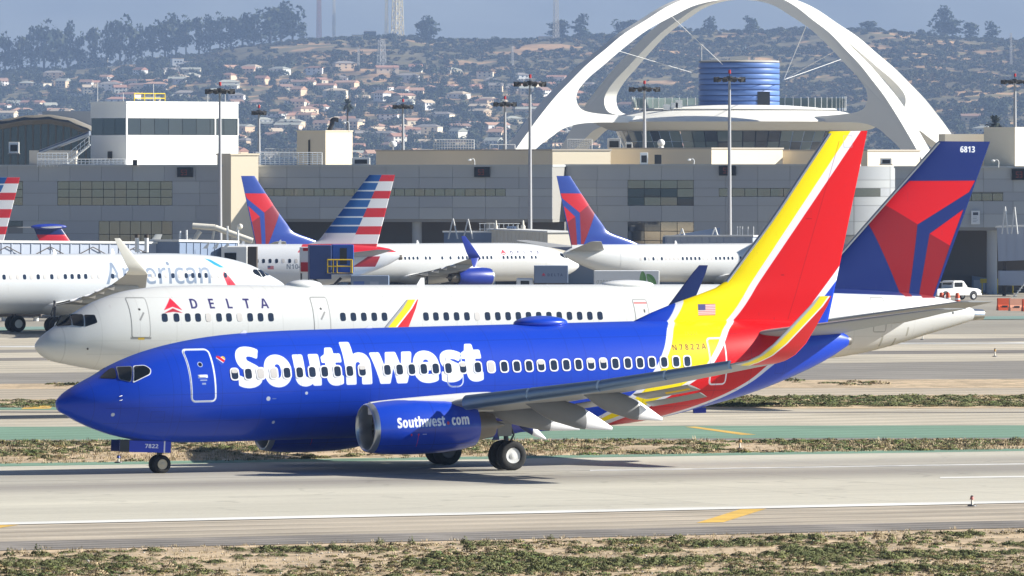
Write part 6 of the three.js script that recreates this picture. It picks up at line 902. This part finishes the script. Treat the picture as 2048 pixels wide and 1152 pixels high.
{ // long bridge at the left, with its white cab and roof gear
  const b = thing('passenger_bridge', 'long grey passenger bridge behind the lettered white airliner, white cab at its end', 'jet bridge', null), Z = 560;
  tunnel(b, at(-140, 517, Z), at(372, 520, Z + 14), 3.0, 1.25, VM.ribbed, 6); tunnel(b, at(330, 522, Z + 10), at(446, 524, Z + 16), 2.6, 1.5, VM.greyBlue);
  const c0 = at(470, 530, Z + 14); mesh('cab', new RoundedBoxGeometry(2.0, 3.1, 2.8, 2, 0.1).translate(c0.x, c0.y - 0.1, c0.z), VM.light, b); mesh('cab_bellows', box(0.7, 2.6, 2.6, c0.x + 1.35, c0.y + 0.1, c0.z), VM.bellows, b); mesh('cab_window', box(0.9, 0.7, 0.05, c0.x - 0.3, c0.y + 0.6, c0.z + 1.43), M.cockpit, b);
  for (const px of [413, 432, 452]) { const p = at(px, 497, Z + 12); const s = new THREE.Shape([new THREE.Vector2(-0.25, 0), new THREE.Vector2(0.1, 0), new THREE.Vector2(0.3, 0.45), new THREE.Vector2(0.15, 0.45)]); mesh('roof_fin', new THREE.ExtrudeGeometry(s, { depth: 0.1, bevelEnabled: false }).translate(p.x, p.y, p.z + 1), VM.white, b); }
  const r0 = at(385, 452, Z + 20), r1 = at(430, 455, Z + 20), r2 = at(505, 482, Z + 20), r3 = at(380, 490, Z + 20); mesh('roof_boom', merge([bar(r0, r1, 0.24, 8), bar(r1, r2, 0.22, 8), bar(at(400, 462, Z + 20), r3, 0.2, 8), bar(at(428, 462, Z + 20), at(425, 478, Z + 20), 0.12)]), VM.cream, b);
  for (const [px, t] of [[360, 462], [373, 460], [455, 452], [476, 452]]) { const p = at(px, t, Z + 16), q = at(px, 495, Z + 16); mesh('roof_post', bar(p, q, 0.09), VM.light, b); } mesh('roof_lamp', new THREE.SphereGeometry(0.22, 12, 8).translate(...at(480, 453, Z + 16).toArray()), VM.cream, b);
  for (const px of [274, 293]) { const p = at(px, 490, Z + 6); mesh('roof_vent', merge([new THREE.CylinderGeometry(0.16, 0.16, 1.1, 10).translate(p.x, p.y, p.z)]), VM.white, b); mesh('vent_cap', new THREE.CylinderGeometry(0.18, 0.18, 0.24, 10).translate(p.x, p.y + 0.66, p.z), VM.bellows, b); }
  legs(b, at(40, 517, Z + 3), 1.2, G(Z)); legs(b, at(400, 524, Z + 13), 1.1, G(Z + 13));
}
{ // bridge with gate number
  const b = thing('passenger_bridge', 'blue-grey passenger bridge numbered 53A behind the middle white airliner', 'jet bridge', null), Z = 810;
  tunnel(b, at(888, 500, Z), at(1000, 500, Z), 3, 1.9, VM.greyBlue); tunnel(b, at(1000, 500, Z), at(1120, 506, Z - 12), 3, 2.2, VM.cream);
  vFrame(b, 906, 437, 478, Z - 2, 0.5); vFrame(b, 936, 438, 478, Z - 2, 0.5);
  const tx = canvasTex(128, 64, (c) => { c.fillStyle = '#8292ac'; c.fillRect(0, 0, 128, 64); c.fillStyle = '#232c48'; c.font = 'bold 52px sans-serif'; c.textAlign = 'center'; c.fillText('53A', 64, 51); }); const sp = at(1023, 458, Z - 3); const sg = mesh('gate_number', box(1.05, 0.62, 0.08, sp.x, sp.y, sp.z), VM.greyBlue, b); const fc = mesh('number_face', new THREE.PlaneGeometry(1.0, 0.58), new THREE.MeshStandardMaterial({ map: tx, roughness: 0.7 }), sg); fc.position.set(sp.x, sp.y, sp.z + 0.045);
  for (let i = 0; i < 9; i++) { const px = 960 + i * 9.5; mesh('roof_post', bar(at(px, 447, Z - 1), at(px, 472, Z - 1), 0.05), VM.light, b); } mesh('roof_rail', merge([bar(at(958, 447, Z - 1), at(1040, 447, Z - 1), 0.05), bar(at(958, 458, Z - 1), at(1010, 458, Z - 1), 0.04)]), VM.light, b);
  for (const [px, t, r] of [[992, 440, 0.2], [1034, 450, 0.2], [1046, 440, 0.26]]) { const p = at(px, t, Z - 2); mesh('roof_bottle', lathe([[0, 0.02], [0.1, r * 0.4], [0.5, r * 0.5], [0.65, r], [1.7, r]], 14).rotateZ(-Math.PI / 2).translate(p.x, p.y, p.z), VM.cream, b); }
  legs(b, at(905, 500, Z), 1.1, G(Z)); legs(b, at(1095, 506, Z - 8), 1.1, G(Z));
}
{ const b = thing('passenger_bridge', 'blue-grey sloping bridge right of the second red tail', 'jet bridge', null), Z = 815;
  tunnel(b, at(1345, 497, Z), at(1520, 497, Z - 6), 3, 1.3, VM.ribbed); const a = at(1330, 472, Z + 4), c = at(1430, 455, Z + 4), rings = [[at(1325, 500, Z), at(1325, 474, Z), at(1325, 474, Z + 4), at(1325, 500, Z + 4)], [at(1440, 500, Z), at(1440, 455, Z), at(1440, 455, Z + 4), at(1440, 500, Z + 4)]]; mesh('sloped_tunnel', loft(rings).toNonIndexed(), VM.greyBlue, b).geometry.computeVertexNormals();
  vFrame(b, 1364, 457, 488, Z - 2, 0.6); vFrame(b, 1430, 455, 488, Z - 2, 0.6); for (const px of [1475, 1480, 1485, 1496, 1507]) mesh('roof_post', bar(at(px, 453, Z - 2), at(px, 475, Z - 2), 0.05), VM.light, b); legs(b, at(1400, 497, Z), 1.1, G(Z)); legs(b, at(1500, 497, Z - 5), 1.1, G(Z)); }
{ const b = thing('passenger_bridge', 'pale ribbed passenger bridge at the right picture edge', 'jet bridge', null), Z = 760;
  tunnel(b, at(1998, 522, Z), at(2160, 516, Z - 1), 3, 3.4, VM.ribbed); vFrame(b, 2010, 413, 468, Z - 3, 0.3); vFrame(b, 2029, 414, 468, Z - 3, 0.3); const p = at(2024, 556, Z); mesh('machine_box', new RoundedBoxGeometry(2.7, 1.5, 2, 2, 0.06).translate(p.x, p.y, p.z), VM.ribbed, b); mesh('bridge_leg', merge([bar(V(p.x - 0.8, G(Z), p.z), V(p.x - 0.8, p.y + 3, p.z), 0.2), bar(V(p.x + 2.8, G(Z), p.z), V(p.x + 2.8, p.y + 3, p.z), 0.2)]), VM.bellows, b); const st = []; for (let i = 0; i < 9; i++) { const q = at(2030 + i * 4, 592 - i * 5.2, Z - 3); st.push(box(0.35, 0.06, 0.9, q.x, q.y, q.z)); } st.push(bar(at(2028, 594, Z - 3), at(2066, 545, Z - 3), 0.07)); mesh('service_stair', merge(st), TM.steel, b); legs(b, at(2120, 518, Z - 1), 1.2, G(Z)); }
// raised blue cabin service truck
{ const Z = 596, s = F / Z, o = at(662, 560, Z), y0 = G(Z), t = thing('service_truck', 'blue high-lift service truck with yellow railing behind the white airliner', 'truck', null, o.x, y0, -Z, 0.08), Y = (r) => EYE + (HOR - r) / s - y0;
  const body = mesh('lift_body', new RoundedBoxGeometry(1.75, Y(490) - Y(558), 2.5, 2, 0.06).translate(-0.9, (Y(490) + Y(558)) / 2, 0), VM.blueDark, t); mesh('lift_cabin', new RoundedBoxGeometry(1.7, Y(489) - Y(545), 2.2, 2, 0.06).translate(0.9, (Y(489) + Y(545)) / 2, 0), VM.blue, t); mesh('cabin_door', box(0.55, 1.3, 0.06, 0.92, Y(512), 1.12), M.dark, t);
  const rl = []; const X0 = -0.35, X1 = 1.6; for (const x of [X0, X0 + 0.45, X0 + 0.75, X1 - 0.1, X1]) rl.push(bar(V(x, Y(546), 1.5), V(x, Y(519), 1.5), 0.05)); for (const r of [519, 532, 546]) rl.push(bar(V(X0, Y(r), 1.5), V(X1, Y(r), 1.5), 0.055)); for (const x of [X0, X1]) for (const r of [519, 546]) rl.push(bar(V(x, Y(r), 1.5), V(x, Y(r), 0.6), 0.05)); mesh('yellow_railing', merge(rl), M.yellow, t); mesh('platform', box(2.1, 0.1, 1.2, 0.6, Y(547), 1.0), VM.blueDark, t);
  mesh('scissor_lift', merge([bar(V(-1.4, 0.9, 0.5), V(0.8, Y(556), 0.5), 0.1), bar(V(0.8, 0.9, 0.5), V(-1.4, Y(556), 0.5), 0.1), bar(V(-1.4, 0.9, -0.5), V(0.8, Y(556), -0.5), 0.1), bar(V(0.8, 0.9, -0.5), V(-1.4, Y(556), -0.5), 0.1)]), M.strut, t);
  mesh('chassis', box(6.2, 0.35, 2.2, 0.3, 0.75, 0), M.strut, t); mesh('truck_cab', new RoundedBoxGeometry(1.7, 1.5, 2.2, 2, 0.12).translate(3.0, 1.55, 0), VM.white, t); mesh('windscreen', box(0.06, 0.6, 1.8, 3.84, 1.85, 0), VM.glass, t); wheels(t, [-1.7, 2.8], 1.0, 0.48, wheelT); }
{ const Z = 602, p = at(610, 520, Z), t = thing('service_cart', 'small red and white cart unit left of the blue service truck', 'cart', null, p.x, G(Z), p.z); mesh('cabinet', new RoundedBoxGeometry(0.85, 2.1, 1.0, 2, 0.05).translate(0, p.y - G(Z), 0), VM.white, t); mesh('red_panel', box(0.7, 0.75, 0.06, 0.03, p.y - G(Z) - 0.55, 0.52), srgb(196, 28, 40, 0.5), t); mesh('red_flash', box(0.5, 0.24, 0.06, 0.1, p.y - G(Z) + 0.85, 0.52), srgb(196, 28, 40, 0.5), t); mesh('stand', merge([bar(V(-0.3, 0.2, 0), V(-0.3, p.y - G(Z) - 1, 0), 0.08), bar(V(0.3, 0.2, 0), V(0.3, p.y - G(Z) - 1, 0), 0.08), box(1.2, 0.2, 1.2, 0, 0.4, 0)]), M.strut, t); wheels(t, [-0.4, 0.4], 0.5, 0.36, wheelV); }
// box trucks
function boxTruck(label, px0, px1, rowT, rowB, Z, bodyMat, face, cabLeft, lift = 0) {
  const s = F / Z, w = (px1 - px0) / s, p = at((px0 + px1) / 2, HOR, Z), y0 = G(Z), t = thing('box_truck', label, 'truck', null, p.x, y0, -Z), yT = EYE + (HOR - rowT) / s - y0, yB = EYE + (HOR - rowB) / s - y0;
  mesh('cargo_box', new RoundedBoxGeometry(w, yT - yB, 2.4, 2, 0.05).translate(0, (yT + yB) / 2, 0), bodyMat, t); if (face) { const f = mesh('side_panel', new THREE.PlaneGeometry(w - 0.12, yT - yB - 0.1), new THREE.MeshStandardMaterial({ map: face, roughness: 0.5 }), t); f.position.set(0, (yT + yB) / 2, 1.205); }
  mesh('chassis', box(w + 1.6, 0.3, 2.0, cabLeft ? -0.8 : 0.8, Math.min(0.8, yB - 0.15), 0), M.strut, t); if (yB > 1.4) mesh('lift_frame', merge([bar(V(-w / 2 + 0.3, 0.8, 0.6), V(w / 2 - 0.3, yB, 0.6), 0.09), bar(V(w / 2 - 0.3, 0.8, 0.6), V(-w / 2 + 0.3, yB, 0.6), 0.09)]), M.strut, t);
  const cx = (cabLeft ? -1 : 1) * (w / 2 + 0.85); mesh('truck_cab', new RoundedBoxGeometry(1.6, 1.7, 2.1, 3, 0.16).translate(cx, 1.5, 0), VM.white, t); mesh('windscreen', box(0.06, 0.65, 1.7, cx + (cabLeft ? -0.79 : 0.79), 1.85, 0), VM.glass, t); mesh('cab_window', box(0.8, 0.55, 0.05, cx, 1.85, 1.05), VM.glass, t); wheels(t, [-w / 2 + 0.8, cx], 0.95, 0.48, wheelT);
}
const dTex = canvasTex(256, 128, (c) => { c.fillStyle = '#8794ac'; c.fillRect(0, 0, 256, 128); widget(c, 70, 78, 30, 26); spaced(c, 'DELTA', 96, 222, 78, 'bold 28px sans-serif', '#4a5474'); });
boxTruck('grey-blue cargo truck with a small red emblem below the second red tail', 1068, 1136, 531, 566, 700, VM.greyBlue, dTex, true);
const gTex = canvasTex(512, 128, (c) => { c.fillStyle = '#f4f3f0'; c.fillRect(0, 0, 512, 128); c.fillStyle = '#c3c4bc'; c.font = '52px sans-serif'; c.fillText('gategourmet', 10, 84); for (const [x, y, a] of [[385, 50, 0.5], [455, 56, -0.25]]) { c.save(); c.translate(x, y); c.rotate(a); c.fillStyle = '#6f9f5c'; c.beginPath(); c.moveTo(-30, -48); c.bezierCurveTo(26, -40, 44, 8, 30, 58); c.bezierCurveTo(-16, 40, -40, -4, -30, -48); c.fill(); c.fillStyle = '#86b372'; c.beginPath(); c.moveTo(-28, -46); c.bezierCurveTo(8, -8, 20, 24, 30, 56); c.bezierCurveTo(-12, 40, -36, 0, -28, -46); c.fill(); c.restore(); } });
boxTruck('white catering truck with two green leaves behind the long airliner', 1188, 1318, 541, 586, 640, VM.white, gTex, true);
boxTruck('low grey cargo container truck right of the blue service truck', 702, 778, 551, 590, 610, VM.greyBlue, canvasTex(256, 96, (c) => { c.fillStyle = '#8c98ae'; c.fillRect(0, 0, 256, 96); c.fillStyle = '#5f78b4'; c.fillRect(14, 26, 76, 26); c.fillStyle = '#a6aebe'; c.fillRect(130, 28, 60, 40); }), false);
function pickup(name, label, px, row, turn, bodyMat) {
  const p = onGround(px, row), t = thing(name, label, 'pickup truck', null, p.x, p.y, p.z, turn); const prof = [[-2.7, 0.5], [-2.7, 1.05], [-0.75, 1.08], [-0.7, 1.75], [-0.55, 1.82], [0.35, 1.82], [0.55, 1.75], [1.05, 1.15], [2.35, 1.02], [2.62, 0.9], [2.7, 0.5]];
  const sh = new THREE.Shape(prof.map(([x, y]) => new THREE.Vector2(x, y))); for (const x of [-1.7, 1.75]) { const h = new THREE.Path(); h.absarc(x, 0.52, 0.44, 0, Math.PI * 2, true); } mesh('body', new THREE.ExtrudeGeometry(sh, { depth: 1.66, bevelEnabled: true, bevelSize: 0.06, bevelThickness: 0.08, bevelSegments: 2 }).translate(0, 0, -0.83), bodyMat, t);
  mesh('cargo_bed', box(1.8, 0.06, 1.5, -1.7, 1.12, 0), M.dark, t); for (const z of [0.93, -0.93]) { mesh('side_window', box(0.95, 0.42, 0.04, -0.1, 1.5, z), VM.glass, t); mesh('wheel_arch', new THREE.CylinderGeometry(0.44, 0.44, 0.06, 20).rotateX(Math.PI / 2).translate(-1.7, 0.46, z * 0.985), M.dark, t); mesh('wheel_arch', new THREE.CylinderGeometry(0.44, 0.44, 0.06, 20).rotateX(Math.PI / 2).translate(1.75, 0.46, z * 0.985), M.dark, t); mesh('headlight', box(0.06, 0.18, 0.3, 2.72, 0.85, z * 0.75), VM.light, t); }
  const ws = box(0.05, 0.78, 1.5); place(ws, 0.82, 1.47, 0, 0, 0, 0.66); mesh('windscreen', ws, VM.glass, t); mesh('rear_window', box(0.04, 0.42, 1.4, -0.76, 1.5, 0), VM.glass, t); mesh('bed_rack', merge([bar(V(-2.6, 1.05, 0.85), V(-2.6, 1.72, 0.85), 0.04), bar(V(-2.6, 1.72, 0.85), V(-0.75, 1.74, 0.85), 0.04), bar(V(-2.6, 1.05, -0.85), V(-2.6, 1.72, -0.85), 0.04), bar(V(-2.6, 1.72, -0.85), V(-0.75, 1.74, -0.85), 0.04)]), M.strut, t); wheels(t, [-1.7, 1.75], 0.86, 0.36, wheelV); mesh('bumper', box(0.14, 0.2, 1.7, 2.76, 0.55, 0), VM.light, t);
}
pickup('pickup_truck', 'white pickup truck parked right of the big navy and red tail', 1907, 600, 0.62, VM.white);
// orange barrels and barriers
const barrelG = lathe([[0, 0.26], [0.3, 0.25], [0.32, 0.23], [0.6, 0.22], [0.62, 0.2], [0.95, 0.19], [1.0, 0.05]], 18).rotateZ(Math.PI / 2);
[[1883, 606, 'left'], [1896, 606, 'second'], [1915, 607, 'right']].forEach(([px, row, w], i) => { const p = onGround(px, row), t = thing('traffic_barrel', `orange barrel in front of the white pickup, ${w} of three`, 'barrel', 'orange barrels by the pickup', p.x, p.y, p.z); mesh('drum', barrelG, VM.orange, t); mesh('white_band', new THREE.CylinderGeometry(0.236, 0.246, 0.14, 18).translate(0, 0.42, 0), VM.white, t); });
[[2008, 620, 'left'], [2032, 621, 'second'], [2058, 622, 'third']].forEach(([px, row, w], i) => { const p = onGround(px, row), t = thing('water_barrier', `orange and white plastic barrier at the right edge, ${w} from the left`, 'barrier', 'plastic barriers at the right edge', p.x, p.y, p.z, 0.2); const sh = new THREE.Shape([[-0.32, 0], [0.32, 0], [0.28, 0.25], [0.12, 0.45], [0.1, 1.0], [-0.1, 1.0], [-0.12, 0.45], [-0.28, 0.25]].map(([x, y]) => new THREE.Vector2(x, y))); mesh('shell', new THREE.ExtrudeGeometry(sh, { depth: 1.15, bevelEnabled: true, bevelSize: 0.03, bevelThickness: 0.03 }).rotateY(Math.PI / 2).translate(-0.58, 0, 0), i % 2 ? srgb(236, 170, 140, 0.6) : VM.orange, t); mesh('fork_slot', box(0.5, 0.16, 0.05, 0, 0.32, 0.3), M.dark, t); });
// yellow guard rail and grey containers in the dark storey at the right
{ const p = onGround(2000, 588), t = thing('guard_rail', 'yellow steel guard rail in the shade at the right', 'guard rail', null, p.x, p.y, p.z - 4); mesh('beam', box(3.6, 0.45, 0.12, 0, 1.3, 0), TM.yellow, t); for (const x of [-1.6, 0, 1.6]) mesh('post', bar(V(x, 0, 0), V(x, 1.4, 0), 0.07), TM.yellow, t); }
{ const p = onGround(1915, 586), t = thing('cargo_container', 'large dim blue container in the shade behind the pickup', 'container', null, p.x - 1, p.y, p.z - 8); mesh('shell', new RoundedBoxGeometry(4.4, 3, 2.4, 2, 0.12).translate(0, 1.6, 0), VM.blueDark, t); mesh('door_frame', box(1.6, 2.3, 0.06, 0.8, 1.5, 1.22), VM.greyBlue, t); mesh('skid', box(4.4, 0.15, 2.4, 0, 0.08, 0), M.strut, t); }
{ const p = onGround(1963, 586), t = thing('cargo_container', 'slant-topped pale container in the shade right of the pickup', 'container', null, p.x, p.y, p.z - 5); const sh = new THREE.Shape([[-0.75, 0], [0.75, 0], [0.75, 1.5], [-0.75, 1.75]].map(([x, y]) => new THREE.Vector2(x, y))); mesh('shell', new THREE.ExtrudeGeometry(sh, { depth: 1.4, bevelEnabled: false }), VM.greyBlue, t); mesh('curtain', box(1.2, 1.1, 0.04, 0, 0.75, 1.42), VM.ribbed, t); }
// taxiway signs and edge lights
const postMat = srgb(190, 150, 90, 0.7);
function edgeLight(name, label, px, row, h, capMat) { const p = onGround(px, row), t = thing(name, label, 'edge light', null, p.x, p.y + 0.03, p.z); mesh('stem', new THREE.CylinderGeometry(0.03, 0.045, h * 0.62, 8).translate(0, h * 0.31, 0), VM.cream, t); mesh('lamp_globe', new THREE.CylinderGeometry(0.05, 0.075, h * 0.28, 12).translate(0, h * 0.74, 0), capMat, t); mesh('cap', new THREE.CylinderGeometry(0.02, 0.06, h * 0.1, 10).translate(0, h * 0.93, 0), M.strut, t); mesh('base_plate', new THREE.CylinderGeometry(0.14, 0.16, 0.04, 14).translate(0, 0.02, 0), M.strut, t); }
edgeLight('runway_edge_light', 'pale edge light on the near shoulder at the right', 1944, 1014, 0.36, srgb(196, 120, 110, 0.4));
edgeLight('taxiway_marker', 'blue capped yellow marker post left of the nose wheel', 237, 927, 0.3, srgb(40, 60, 150, 0.4));
edgeLight('taxiway_marker', 'tan marker post in the verge behind the right runway', 1480, 899, 0.42, postMat);
edgeLight('taxiway_marker', 'small marker on the far concrete right of the tail', 1990, 714, 0.5, postMat);
edgeLight('taxiway_marker', 'small marker post below the white tail cone', 1845, 680, 0.45, postMat);
renderer.render(scene, camera);
